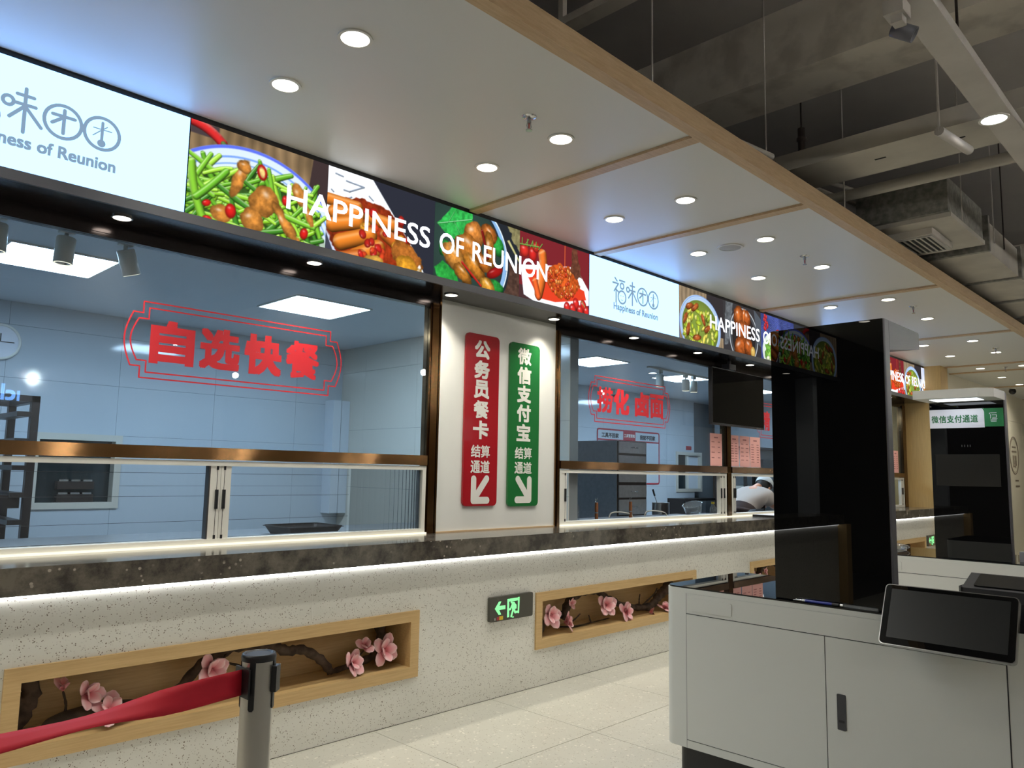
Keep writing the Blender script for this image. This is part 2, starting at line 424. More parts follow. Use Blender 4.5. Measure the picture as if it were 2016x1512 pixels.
# front counter wall: core + terrazzo slabs
core = MB()
def wall_parts(a, b, y0, y1, z0=0.0, z1=CT0):
    """boxes that fill a..b except for the niches"""
    out = []; cuts = sorted({a, b} | {c for nn in NICHES for c in nn if a < c < b})
    for c0, c1 in zip(cuts[:-1], cuts[1:]):
        mid = (c0 + c1) / 2
        if any(n0 < mid < n1 for n0, n1 in NICHES): out += [(c0, c1, y0, y1, z0, NZ0), (c0, c1, y0, y1, NZ1, z1)]
        else: out.append((c0, c1, y0, y1, z0, z1))
    return out
for p in wall_parts(-2.4, XEND, 0.018, 0.14): core.box(*p)
wall_front = struct('wall_front', core, 'core', 'low speckled terrazzo clad wall under the stone serving counter')
JO = [-2.4, -1.8, -1.0, -0.2, 0.38, 0.781, 1.181, 1.988, 2.585, 3.078, 3.553, 3.945, 4.729, 5.45, 6.1, 6.75, 7.5, 8.3, 8.95, 9.6, 10.3, 10.9, XEND]
for a, b_ in zip(JO[:-1], JO[1:]):
    mb = MB()
    for p in wall_parts(a, b_, 0.0, 0.018, 0.002, CT0):
        q = list(p); q[0] += 0.0012 if q[0] == a else 0; q[1] -= 0.0012 if q[1] == b_ else 0; mb.box(*q)
    obj('terrazzo_slab', mb, 'terrazzo_wall', wall_front)
for a in JO[1:-1]:
    zz = [(0.002, NZ0), (NZ1, CT0)] if any(n0 < a < n1 for n0, n1 in NICHES) else [(0.002, CT0)]
    mb = MB()
    for z0, z1 in zz: mb.box(a - 0.0012, a + 0.0012, 0.0004, 0.018, z0, z1)
    obj('joint_filler', mb, 'white_frame', wall_front)
# stone counter
ct = struct('serving_counter', B(-2.4, XEND, -0.07, YW + 0.42, CT0, CT1), 'counter_stone'); ct['kind'] = 'thing'
tag(ct, 'long dark grey stone serving counter running along the shop front', 'counter')
led = tag(obj('led_strip', B(-2.4, XEND, -0.012, -0.002, CT0 - 0.012, CT0 - 0.001), 'led_white'), 'thin white LED light strip glowing under the stone counter edge', 'light strip')
glow2 = tag(obj('sill_glow_line', B(0.40, 2.915, YW - 0.022, YW - 0.004, CT1, CT1 + 0.009), 'warm_emit'), 'warm glowing strip along the sill of the fast food window', 'light strip')  # thin emissive line along the window base
glow3 = tag(obj('sill_glow_line', B(4.125, 8.85, YW - 0.022, YW - 0.004, CT1, CT1 + 0.009), 'warm_emit'), 'warm glowing strip along the sill of the noodle windows', 'light strip')  # same emissive line below the noodle windows

# header above the windows
hd = MB(); hd.box(-2.75, XEND, 0.10, YW + 0.05, ZS, ZC); hd.box(-2.75, XEND, 0.065, 0.10, ZS, ZS + 0.02)
lintel = struct('lintel', hd, 'bronze_dark', 'dark metal header box carrying the video screens above the serving windows')
obj('bezel_rail', B(-2.75, XEND, 0.052, 0.066, ZS - 0.002, ZS + 0.040), 'bezel_grey', lintel)
obj('top_strip', B(-2.75, XEND, 0.066, 0.09, ZC - 0.022, ZC), 'black_plastic', lintel)
hh = MB(); hh.box(-2.4, 2.99, YW, YW + 0.05, 2.292, ZS); hh.box(4.09, XEND, YW, YW + 0.05, 2.292, ZS)
obj('head_trim', hh, 'bronze_dark', lintel)

# soffit ceiling of white boards with oak battens
STR = [-4.4, -1.9, 0.25, 3.0, 4.19, 6.67, 9.15, 11.66, 12.42, 14.62, 17.1, 19.6]
soffit = struct('ceiling_soffit', B(-5.0, 20.0, -1.49, 0.06, ZC + 0.02, ZC + 0.05), 'core', 'lowered soffit ceiling of white boards with oak battens')
for a, b_ in zip(STR[:-1], STR[1:]):
    obj('ceiling_panel', B(a + 0.03, b_ - 0.03, -1.457, 0.06 if b_ < 11.8 else 0.30, ZC, ZC + 0.02), 'ceiling_white', soffit)
for a in STR:
    obj('ceiling_batten', B(a - 0.034, a + 0.034, -1.457, 0.06 if a < 11.8 else 0.30, ZC - 0.014, ZC + 0.02), 'oak_soffit', soffit)
fs_ = obj('fascia_board', B(-5.0, 20.0, -1.515, -1.457, ZC - 0.016, ZC + 0.075), 'oak_soffit', soffit)

# concrete slab, hall walls
slab = struct('ceiling', B(-5.2, 20.2, -9.2, 0.2, 4.0, 4.2), 'concrete_dark', 'dark bare concrete slab above the open service ceiling')
struct('wall_back', B(-5.2, 20.2, -9.3, -9.2, 0, 4.2), 'hall_wall', 'plain brown wall on the far side of the canteen hall')
struct('wall_left', B(-5.3, -5.2, -9.3, YB, 0, 4.2), 'hall_wall', 'plain side wall closing the hall')
struct('wall_right', B(20.2, 20.3, -9.3, 0.6, 0, 4.2), 'cream_wall', 'cream wall at the far end of the hall')
bm_ = struct('beam', B(4.07, 4.47, -9.2, 0.2, 3.6, 4.0), 'concrete', 'rough pitted concrete beam crossing the open ceiling')
struct('beam', B(10.2, 10.6, -9.2, 0.2, 3.6, 4.0), 'concrete', 'concrete beam crossing the ceiling beyond the far pay kiosk')
struct('beam', B(-1.9, -1.5, -9.2, 0.2, 3.6, 4.0), 'concrete', 'concrete beam crossing the ceiling behind the viewer')

# far wall beyond the counter
pil = struct('pillar', B(XEND, 11.78, -0.14, YW + 0.3, 0, ZC), 'oak_pillar', 'light oak clad pillar at the end of the serving counter')
struct('trim_1', B(11.80, 12.0, -0.02, YW + 0.3, 0, ZC), 'oak_pillar', 'narrow oak clad return beside the end pillar')
wf = struct('wall_far', B(12.0, 20.2, 0.02, 0.3, 0, ZC + 0.02), 'cream_wall', 'cream panelled wall beyond the serving counter with round emblems')
for k, (a, b_) in enumerate([(12.0, 13.4), (13.4, 14.8), (14.8, 15.4), (15.4, 16.9), (16.9, 18.5), (18.5, 20.2)]):
    for z0, z1 in ((0.0, 2.36), (2.366, ZC)):
        obj('wall_panel', B(a + 0.004, b_ - 0.004, 0.0, 0.02, z0, z1), 'cream_wall', wf)

# ------------------------------------------------------------------ kitchen shell
XP = 4.297
kb = struct('wall_kitchen_back', B(-2.2, XEND + 0.3, YB + 0.1, YB + 0.2, 0, ZK), 'kitchen_grout', 'blue-white tiled back wall of the kitchens')
KX = [1.385 + 0.80 * k for k in range(-4, 13)]; KZ = [0.0, 0.317, 0.717, 1.117, 1.517, 1.917, 2.314, ZK]
OPEN = [(1.60, 2.24, 0.94, 1.52), (10.44, 11.2, 1.03, 1.66)]
for a, b_ in zip(KX[:-1], KX[1:]):
    for z0, z1 in zip(KZ[:-1], KZ[1:]):
        aa, bb = max(a, -2.2), min(b_, XEND + 0.3)
        if bb - aa < 0.02: continue
        rects = [(aa + 0.001, bb - 0.001, z0 + 0.001, z1 - 0.001)]
        for ox0, ox1, oz0, oz1 in OPEN:
            nr = []
            for r in rects:
                if r[1] <= ox0 or r[0] >= ox1 or r[3] <= oz0 or r[2] >= oz1: nr.append(r); continue
                if r[0] < ox0: nr.append((r[0], ox0, r[2], r[3]))
                if r[1] > ox1: nr.append((ox1, r[1], r[2], r[3]))
                m0, m1 = max(r[0], ox0), min(r[1], ox1)
                if r[2] < oz0: nr.append((m0, m1, r[2], oz0))
                if r[3] > oz1: nr.append((m0, m1, oz1, r[3]))
            rects = nr
        if not rects: continue
        mb = MB()
        for r in rects: mb.box(r[0], r[1], YB - 0.004, YB + 0.006, r[2], r[3])
        obj('wall_tile', mb, 'kitchen_tile', kb)
wp = struct('wall_partition', B(XP + 0.006, XP + 0.10, YW + 0.06, YB, 0, ZK), 'kitchen_grout', 'tiled partition wall between the two kitchens')
PZ = [0.0, 0.555, 1.115, 1.667, 2.238, ZK]; PY = [0.39, 0.6, 1.4, 2.19, 2.99, YB - 0.005]
for z0, z1 in zip(PZ[:-1], PZ[1:]):
    for y0, y1 in zip(PY[:-1], PY[1:]):
        obj('wall_tile', B(XP, XP + 0.007, y0 + 0.001, y1 - 0.001, z0 + 0.001, z1 - 0.001), 'partition_tile', wp)
struct('wall_kitchen_left', B(-2.3, -2.2, 0.14, YB, 0, ZK), 'kitchen_tile', 'tiled end wall of the fast food kitchen')
struct('wall_kitchen_right', B(XEND + 0.2, XEND + 0.3, YW + 0.3, YB, 0, ZK), 'kitchen_tile', 'tiled end wall of the noodle kitchen')
kc = struct('ceiling_kitchen', B(-2.3, XEND + 0.3, YW + 0.05, YB + 0.1, ZK, ZK + 0.05), 'kitchen_ceiling', 'flat pale kitchen ceiling behind the glass')

# back wall openings
def back_window(x0, x1, z0, z1, name, label, light):
    t = thing(name, label, None, (x0, YB, z0)); t['kind'] = 'structure'
    f = 0.05
    for a, b_, c, d in ((x0, x1, z1 - f, z1), (x0, x1, z0, z0 + f)): obj('frame_rail', B(a, b_, YB - 0.02, YB + 0.09, c, d), 'partition_tile', t)
    for a, b_ in ((x0, x0 + f), (x1 - f, x1)): obj('frame_stile', B(a, b_, YB - 0.02, YB + 0.09, z0 + f, z1 - f), 'partition_tile', t)
    if light:
        mx = (x0 + x1) / 2 - 0.05
        obj('sash_stile', B(mx, mx + 0.05, YB + 0.0, YB + 0.05, z0 + f, z1 - f), 'white_frame', t)
        obj('pane', B(x0 + f, mx, YB + 0.03, YB + 0.04, z0 + f, z1 - f), 'dark_pane', t)
        obj('pane', B(mx + 0.05, x1 - f, YB + 0.03, YB + 0.04, z0 + f, z1 - f), 'kitchen_ceiling', t)
    else:
        obj('pane', B(x0 + f, x1 - f, YB + 0.075, YB + 0.085, z0 + f, z1 - f), 'dark_pane', t)  # flat dark sheet stands for the unlit interior of the open hatch
    return t
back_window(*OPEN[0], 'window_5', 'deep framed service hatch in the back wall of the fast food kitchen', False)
back_window(*OPEN[1], 'window_6', 'small sliding window in the back wall of the noodle kitchen', True)

# ================================================================== SERVING WINDOWS
RZ0, RZ1 = 1.315, 1.372
def serve_window(n, x0, x1, label, post_l, post_r, pleat=False):
    t = thing('window_%d' % n, label, None, ((x0 + x1) / 2, YW, CT1)); t['kind'] = 'structure'
    for a, b_ in ((x0 - post_l, x0), (x1, x1 + post_r)):
        if b_ - a > 0.001:
            obj('post', MB().box(a, b_, YW, YW + 0.06, CT1, 2.30).box(a + 0.012, b_ - 0.012, YW - 0.008, YW, CT1, 2.30), 'bronze_post', t)
    obj('head_rail', B(x0, x1, YW + 0.004, YW + 0.05, 2.275, 2.292), 'bronze_dark', t)
    obj('transom', B(x0, x1, YW - 0.012, YW + 0.05, RZ0, RZ1), 'bronze', t)
    obj('pane', B(x0, x1, YW + 0.018, YW + 0.026, RZ1, 2.275), 'glass', t)
    zf0, zf1 = CT1 + 0.002, 1.310
    obj('frame_rail', B(x0, x1, YW - 0.004, YW + 0.05, zf1 - 0.024, zf1), 'white_frame', t)
    obj('frame_rail', B(x0, x1, YW - 0.004, YW + 0.06, zf0, zf0 + 0.028), 'white_frame', t)
    for a, b_ in ((x0, x0 + 0.026), (x1 - 0.026, x1)):
        obj('frame_stile', B(a, b_, YW - 0.003, YW + 0.05, zf0 + 0.028, zf1 - 0.024), 'white_frame', t)
    return t, zf0 + 0.028, zf1 - 0.024
def sash(t, x0, x1, z0, z1, hx):
    s = obj('sash_stile', B(x0, x1, YW + 0.002, YW + 0.040, z0, z1), 'white_frame', t)
    obj('seam', B((x0 + x1) / 2 + hx * 0.3 - 0.001, (x0 + x1) / 2 + hx * 0.3 + 0.001, YW + 0.001, YW + 0.002, z0, z1), 'seam_dark', s)
    obj('handle', B((x0 + x1) / 2 + hx * 0.3 - 0.007, (x0 + x1) / 2 + hx * 0.3 + 0.007, YW - 0.006, YW + 0.002, 1.085, 1.175), 'black_plastic', s)
    for za, zb in ((z0, z0 + 0.018), (z1 - 0.018, z1)):
        obj('stopper', B((x0 + x1) / 2 + hx * 0.3 - 0.005, (x0 + x1) / 2 + hx * 0.3 + 0.005, YW - 0.001, YW + 0.002, za, zb), 'black_plastic', s)
    return s
w1, z0, z1 = serve_window(1, 0.40, 2.915, 'bronze framed glass serving window with red fast food sticker', 0.07, 0.075)
sash(w1, 1.612, 1.662, z0, z1, 0.028); sash(w1, 1.664, 1.714, z0, z1, -0.028)
obj('seal', B(1.604, 1.612, YW + 0.002, YW + 0.04, z0, z1), 'dark_grey', w1)
pl = MB(); npl = 34; px0, px1 = 2.40, 2.885
pts = []
for k in range(npl + 1):
    u = k / npl; xx = px0 + (px1 - px0) * (1 - (1 - u) ** 1.5)
    pts.append((xx, YW + 0.012 + (0.024 if k % 2 else 0.0)))
for (a, ya), (c, yc) in zip(pts[:-1], pts[1:]):
    pl.add([(a, ya, z0), (c, yc, z0), (c, yc, z1), (a, ya, z1)], [(0, 1, 2, 3)])
obj('pleated_screen', pl, 'pleat', w1)
for qa, qb, nq in ((0.43, 1.603, 60), (1.716, 2.40, 36)):
    pq = MB(); st = (qb - qa) / nq
    for k in range(nq):
        ya, yc = (0.014, 0.034) if k % 2 else (0.034, 0.014)
        pq.add([(qa + k * st, YW + ya, z0), (qa + (k + 1) * st, YW + yc, z0), (qa + (k + 1) * st, YW + yc, z1), (qa + k * st, YW + ya, z1)], [(0, 1, 2, 3)])
    obj('pleated_screen', pq, 'pleat_open', w1)
for zz in (1.25, 1.145, 1.03):
    obj('screen_cord', MB().tube([(0.43, YW + 0.025, zz), (2.40, YW + 0.025, zz)], 0.0009, 5), 'dark_grey', w1)
w2, z0, z1 = serve_window(2, 4.125, 6.465, 'bronze framed glass serving window with noodle sticker', 0.045, 0.0)
sash(w2, 4.153, 4.205, z0, z1, 0.03); sash(w2, 6.36, 6.40, z0, z1, -0.02); sash(w2, 6.402, 6.438, z0, z1, 0.02)
w3, z0, z1 = serve_window(3, 6.56, 8.85, 'bronze framed glass serving window with pink menu sheets', 0.095, 0.09)
sash(w3, 6.588, 6.615, z0, z1, 0.01); sash(w3, 6.617, 6.645, z0, z1, 0.01)
w4, z0, z1 = serve_window(4, 8.94, 11.30, 'bronze framed glass serving window at the end of the counter', 0.0, 0.15)
sash(w4, 11.19, 11.23, z0, z1, 0.01); sash(w4, 11.232, 11.27, z0, z1, 0.01)
# outer left end
struct('wall_stand_in', B(-2.4, 0.33, YW, YW + 0.06, CT1, 2.30), 'black_plastic', 'unseen black stand-in for windows, keeping the kiosk column reflection dark')  # unseen stand-in for windows, coloured black so the kiosk column mirrors dark
struct('pillar_start', B(-2.52, -2.4, -0.09, YW + 0.3, 0, CT0), 'oak_pillar', 'oak clad pillar at the start of the counter, mirrored in the kiosk')
# white wall panel with the two lane signs
wpan = struct('wall_sign_panel', B(2.99, 4.08, YW + 0.012, YW + 0.05, CT1, ZS), 'white_panel', 'white wall section between the two serving windows')
obj('base_trim', B(2.99, 4.08, YW + 0.004, YW + 0.012, CT1, CT1 + 0.007), 'oak_soffit', wpan)
obj('post_trim', B(2.985, 2.997, YW - 0.008, YW + 0.03, CT1, ZS), 'bronze_post', wpan)
YP = YW + 0.012
# ================================================================== LANE SIGNS
def lane_sign(name, x0, x1, z0, z1, mat, chars, zs, label, arrow):
    t = thing(name, label, 'sign', ((x0 + x1) / 2, YP, z0)); yf = YP - 0.014
    obj('board', MB().prism(rrect(x0, x1, z0, z1, 0.03), 'xz', yf, YP), mat, t)
    cx = (x0 + x1) / 2; yl = yf - 0.0008
    for ch, z in zip(chars, zs):
        obj('lettering', letters(ch, cx - 0.006, z, 0.136, 0.118, 'xz', yl, 0.0052), 'sign_white', t)
    for ch, dx, z in (('结', -0.042, 1.412), ('算', 0.042, 1.412), ('通', -0.042, 1.314), ('道', 0.042, 1.314)):
        obj('lettering', letters(ch, cx + dx - 0.004, z, 0.082, 0.080, 'xz', yl, 0.0024), 'sign_white', t)
    s = arrow; az = 1.165; h = 0.058
    corner = (cx - s * -h * 1.0, az - h * 0.95) if s > 0 else (cx - h, az - h * 0.95)
    cxn = cx + s * 0.058
    P = [[(cxn, az - 0.062), (cxn, az + 0.072)], [(cxn, az - 0.062), (cxn - s * 0.118, az - 0.062)], [(cxn, az - 0.062), (cxn - s * 0.112, az + 0.074)]]
    obj('arrow', strokes(P, 0.044, 'xz', yl, 10, -0.0006), 'sign_white', t)
    return t
ZR = [2.065, 1.935, 1.808, 1.678, 1.548]
lane_sign('payment_sign', 3.21, 3.505, 1.068, 2.163, 'red_sign', '公务员餐卡', ZR, 'tall red lane sign with white characters and arrow pointing down left', -1)
lane_sign('payment_sign', 3.605, 3.90, 1.060, 2.155, 'green_sign', '微信支付宝', [z + 0.002 for z in ZR], 'tall green lane sign with white characters and arrow pointing down right', 1)

# ================================================================== STICKERS ON THE GLASS
YG = YW + 0.018
def sticker(x0, x1, chars, cxs, label):
    z0, z1 = 1.675, 2.022
    t = thing('window_sticker', label, 'sticker', ((x0 + x1) / 2, YG, z0))
    def outline(d):
        a, b_, c, e = x0 + 0.075 + d, x1 - 0.075 - d, z0 + d, z1 - d
        st = 0.052; s2 = 0.042
        zc = (z0 + z1) / 2; hh = (e - c) / 2 - st
        left = [(a - s2, zc + hh)] + [(a - s2 - 0.032 * math.cos(k / 8 * PI / 2 * 2 - PI / 2), zc + hh - 2 * hh * k / 8) for k in range(1, 8)] + [(a - s2, zc - hh)]
        right = [(x0 + x1 - p[0], p[1]) for p in left][::-1]
        pts = [(a, e)] + [(a, zc + hh)] + left + [(a, zc - hh), (a, c), (b_, c), (b_, zc - hh)] + right + [(b_, zc + hh), (b_, e), (a, e)]
        return pts
    for d in (0.0, 0.026):
        obj('border_line', strokes([outline(d)], 0.0065, 'xz', YG - 0.0012, 3, 0.0006), 'sticker_red', t)
    for ch, cx_ in zip(chars, cxs):
        obj('lettering', letters(ch, cx_, 1.847, 0.204, 0.204, 'xz', YG - 0.001, 0.0098), 'sticker_red', t)
    return t
sticker(1.186, 2.311, '自选快餐', [1.40, 1.628, 1.852, 2.075], 'red bordered sticker with four characters on the fast food window glass')
sticker(4.463, 5.560, '捞化卤面', [4.665, 4.875, 5.155, 5.365], 'red bordered sticker with two character pairs on the noodle window glass')
sticker(7.10, 8.20, '精', [7.30], 'red bordered sticker partly hidden behind the near pay kiosk')

# ================================================================== MENU SHEETS
def menu(x0, x1, label, rows):
    t = thing('menu_sheet', label, 'menu', ((x0 + x1) / 2, YG, 1.375), 'pink menu sheets taped to the glass')
    obj('paper', B(x0, x1, YG - 0.0016, YG - 0.0008, 1.376, 1.671), 'pink_paper', t)
    mb = MB(); cx_ = (x0 + x1) / 2; y = YG - 0.0019
    mb.box(cx_ - 0.035, cx_ + 0.035, y, y + 0.0002, 1.628, 1.640)
    for k in range(rows):
        z = 1.59 - k * (0.19 / rows)
        mb.box(x0 + 0.025, x0 + 0.025 + random.uniform(0.045, 0.065), y, y + 0.0002, z, z + 0.007)
        mb.box(x1 - 0.075, x1 - 0.075 + random.uniform(0.04, 0.05), y, y + 0.0002, z, z + 0.007)
    obj('print_lines', mb, 'ink', t)['kind'] = 'stuff'
menu(6.212, 6.422, 'pink menu sheet by itself on the noodle window glass', 4)
menu(6.562, 6.740, 'pink menu sheet next to the bronze post, first of a row of three', 8)
menu(6.757, 6.952, 'pink menu sheet in the middle of a row of three', 5)
menu(6.962, 7.172, 'pink menu sheet at the end of a row of three, closest to the kiosk', 8)
menu(10.95, 11.16, 'pink menu sheet on the last window by the oak pillar', 7)

# ================================================================== VIDEO SCREENS
class Pic:
    def __init__(s, w=0.70, h=0.432, bg=(40, 38, 44), res=210):
        s.w, s.h = w, h; s.nx = res; s.ny = int(res * h / w); s.A = w / h
        s.X, s.Y = np.meshgrid(np.linspace(0, s.A, s.nx), np.linspace(0, 1, s.ny))
        s.C = np.ones((s.ny, s.nx, 3)) * np.array(bg, float)
    def noise(s, sc, seed, oct_=3):
        out = np.zeros_like(s.X); a = 1.0
        for o in range(oct_):
            r = np.random.default_rng(seed + o); g = r.random((64, 64)); u = s.X * sc * 2 ** o; v = s.Y * sc * 2 ** o
            i = np.floor(u).astype(int); j = np.floor(v).astype(int); fu = u - i; fv = v - j; fu = fu * fu * (3 - 2 * fu); fv = fv * fv * (3 - 2 * fv)
            q = lambda a_, b_: g[b_ % 64, a_ % 64]
            out += a * ((q(i, j) * (1 - fu) + q(i + 1, j) * fu) * (1 - fv) + (q(i, j + 1) * (1 - fu) + q(i + 1, j + 1) * fu) * fv); a *= 0.5
        return out / 1.75
    def put(s, mask, colr):
        m = np.clip(mask, 0, 1)[..., None]; s.C = s.C * (1 - m) + np.asarray(colr, float) * m; return s
    def soft(s, d, e=0.012): return np.clip(0.5 - d / e, 0, 1)
    def ell(s, cx, cy, rx, ry, rot, c, shade=0.35, hl=0.0, nz=0.0, seed=1):
        a = math.radians(rot); dx = s.X - cx; dy = s.Y - cy
        u = (dx * math.cos(a) + dy * math.sin(a)) / rx; v = (-dx * math.sin(a) + dy * math.cos(a)) / ry
        r = np.sqrt(u * u + v * v); d = (r - 1) * min(rx, ry)
        if nz: d = d + (s.noise(9, seed) - 0.5) * nz
        lit = 1 - shade * np.clip(r, 0, 1.2) ** 2 + 0.25 * shade * (dy / ry)
        if nz: lit = lit * (0.72 + 0.56 * s.noise(22, seed + 5))
        cc = np.array(c, float)[None, None] * lit[..., None]
        if hl: 
            hm = np.exp(-(((u + 0.25) / 0.28) ** 2 + ((v - 0.4) / 0.16) ** 2)) * hl; cc = cc + (255 - cc) * hm[..., None]
        return s.put(s.soft(d), cc)
    def band(s, cx, cy, R, wd, c, ry=None):
        k = (ry or R) / R; r = np.sqrt((s.X - cx) ** 2 + ((s.Y - cy) / k) ** 2); return s.put(s.soft(np.abs(r - R) - wd / 2), c)
    def cap(s, pts, r, c, hl=0.35, taper=0.0, shade=0.5):
        best = np.full_like(s.X, 9.0); side = np.zeros_like(s.X); rr = np.full_like(s.X, r); n = len(pts) - 1
        for i in range(n):
            x0, y0 = pts[i]; x1, y1 = pts[i + 1]; ex, ey = x1 - x0, y1 - y0; L = ex * ex + ey * ey + 1e-9
            t = np.clip(((s.X - x0) * ex + (s.Y - y0) * ey) / L, 0, 1); px = s.X - x0 - t * ex; py = s.Y - y0 - t * ey
            d = np.sqrt(px * px + py * py); m = d < best; best = np.where(m, d, best)
            side = np.where(m, (py * 0.8 - px * 0.5), side); rr = np.where(m, r * (1 - taper * np.abs((i + t) / n - 0.5) * 2), rr)
        q = best / rr; lit = 1.05 - shade * q * q + 0.35 * side / rr
        cc = np.array(c, float)[None, None] * lit[..., None]
        if hl:
            hm = np.exp(-((side / rr - 0.45) / 0.2) ** 2) * hl; cc = cc + (np.array([255, 255, 235.]) - cc) * hm[..., None]
        return s.put(s.soft(best - rr, 0.010), cc)
    def poly(s, pts, c, nz=0.0, seed=3, shade=0.0):
        ins = np.full_like(s.X, -9.0)
        k = len(pts); ar = sum(pts[i][0] * pts[(i + 1) % k][1] - pts[(i + 1) % k][0] * pts[i][1] for i in range(k)); sg = 1 if ar > 0 else -1
        for i in range(k):
            (x0, y0), (x1, y1) = pts[i], pts[(i + 1) % k]; L = math.hypot(x1 - x0, y1 - y0) + 1e-9
            d = sg * ((s.X - x0) * (y1 - y0) - (s.Y - y0) * (x1 - x0)) / L; ins = np.maximum(ins, d)
        cc = np.array(c, float)[None, None] * np.ones_like(s.X)[..., None]
        if nz:
            ins = ins + (s.noise(11, seed) - 0.5) * nz; cc = cc * (0.68 + 0.64 * s.noise(20, seed + 4))[..., None]
        return s.put(s.soft(ins), cc)
    def wood(s, c, seed=2):
        g = 0.72 + 0.5 * s.noise(3, seed) * 1.0; g2 = np.interp(np.modf(s.X * 7 + s.noise(2, seed) * 0.6)[0], [0, 0.5, 1], [0.85, 1.08, 0.85])
        s.C = np.array(c, float)[None, None] * (g * g2)[..., None]; return s
    def fin(s, x0, z0, y):
        u = s.X / s.A * s.w + x0; v = s.Y * s.h + z0
        n = s.nx * s.ny; vs = np.stack([u.ravel(), np.full(n, y), v.ravel()], 1)
        i, j = np.meshgrid(np.arange(s.nx - 1), np.arange(s.ny - 1)); a = (j * s.nx + i).ravel()
        fs = np.stack([a, a + 1, a + 1 + s.nx, a + s.nx], 1)
        me = bpy.data.meshes.new('picture'); nf = len(fs)
        me.vertices.add(n); me.vertices.foreach_set('co', vs.astype(np.float32).ravel())
        me.loops.add(nf * 4); me.loops.foreach_set('vertex_index', fs.astype(np.int32).ravel())
        me.polygons.add(nf); me.polygons.foreach_set('loop_start', np.arange(nf, dtype=np.int32) * 4)
        me.update(calc_edges=True)
        c = np.clip(s.C, 0, 255) / 255; lin = np.where(c <= 0.04045, c / 12.92, ((c + 0.055) / 1.055) ** 2.4)
        at = me.color_attributes.new('Col', 'FLOAT_COLOR', 'POINT')
        at.data.foreach_set('color', np.concatenate([lin.reshape(-1, 3), np.ones((n, 1))], 1).astype(np.float32).ravel())
        return me
def bez(p0, p1, p2, n=6): return [((1 - t) ** 2 * p0[0] + 2 * t * (1 - t) * p1[0] + t * t * p2[0], (1 - t) ** 2 * p0[1] + 2 * t * (1 - t) * p1[1] + t * t * p2[1]) for t in [i / n for i in range(n + 1)]]
GREENS = [(128, 186, 44), (92, 158, 40), (150, 204, 62), (60, 122, 38), (112, 176, 48)]
def pic_beans(seed=3):
    p = Pic(); r = random.Random(seed); p.wood((126, 104, 76)); A = p.A
    p.poly([(0, .86), (.3, .86), (.3, 1), (0, 1)], (66, 56, 58)); p.put(p.soft(0.004 - 0) * 0, (0, 0, 0))
    p.cap(bez((0.0, .99), (.2, .97), (.34, .84)), .055, (190, 40, 40), .25); p.cap([(.35, .84), (.39, .80)], .03, (88, 110, 60), 0)
    p.poly([(1.32, .2), (1.7, .2), (1.7, 1.02), (1.42, 1.02)], (58, 46, 46))
    cx, cy = .70, -.35
    p.ell(cx, cy, 1.23, 1.23, 0, (206, 222, 232), .06); p.band(cx, cy, 1.215, .035, (86, 104, 216)); p.band(cx, cy, 1.11, .022, (110, 148, 220)); p.band(cx, cy, 1.04, .016, (118, 156, 214))
    p.ell(cx, cy, 1.0, 1.0, 0, (176, 196, 178), .12)
    p.ell(.78, .12, .80, .52, 0, (52, 84, 34), .3, nz=.08, seed=5)
    for k in range(105):
        x = r.uniform(.05, 1.5); y = r.uniform(-.05, .52 + .14 * math.sin(min(x, 1.5) * 2.1)); a = r.uniform(-1.4, 1.4); L = r.uniform(.14, .3); bx = r.uniform(-.06, .06)
        p.cap(bez((x - L * math.cos(a), y - L * math.sin(a)), (x + bx, y + bx), (x + L * math.cos(a), y + L * math.sin(a))), r.uniform(.024, .038), r.choice(GREENS), .4, .25)
    p.cap(bez((.03, .55), (.05, .25), (.2, -.05)), .045, (120, 180, 50), .4); p.cap(bez((.1, .2), (.25, .35), (.4, .55)), .038, (98, 166, 44), .35)
    for x, y, a, b_, rt, sd in ((.54, .50, .075, .21, -18, 11), (.60, .66, .08, .07, 0, 16), (.84, .34, .15, .20, -35, 12), (.72, .10, .13, .14, 20, 17), (1.12, .14, .065, .24, 38, 13), (1.27, -.06, .06, .1, 0, 18), (.37, .08, .11, .10, 0, 14), (1.27, .52, .08, .15, 30, 15), (1.40, .30, .05, .14, 20, 19)):
        p.ell(x, y, a, b_, rt, (190, 124, 54), .35, .45, nz=.06, seed=sd)
    for x, y, a, b_, rt in ((.80, .66, .06, .09, 10), (.47, .14, .06, .08, 0), (.21, .16, .05, .035, 30), (1.09, .42, .04, .06, 0), (1.34, .10, .05, .07, -20), (.23, 0.0, .05, .03, 0)):
        p.ell(x, y, a, b_, rt, (206, 34, 30), .4, .35)
    p.ell(.80, .66, .032, .058, 10, (232, 196, 120), .2, nz=.03, seed=8)
    return p
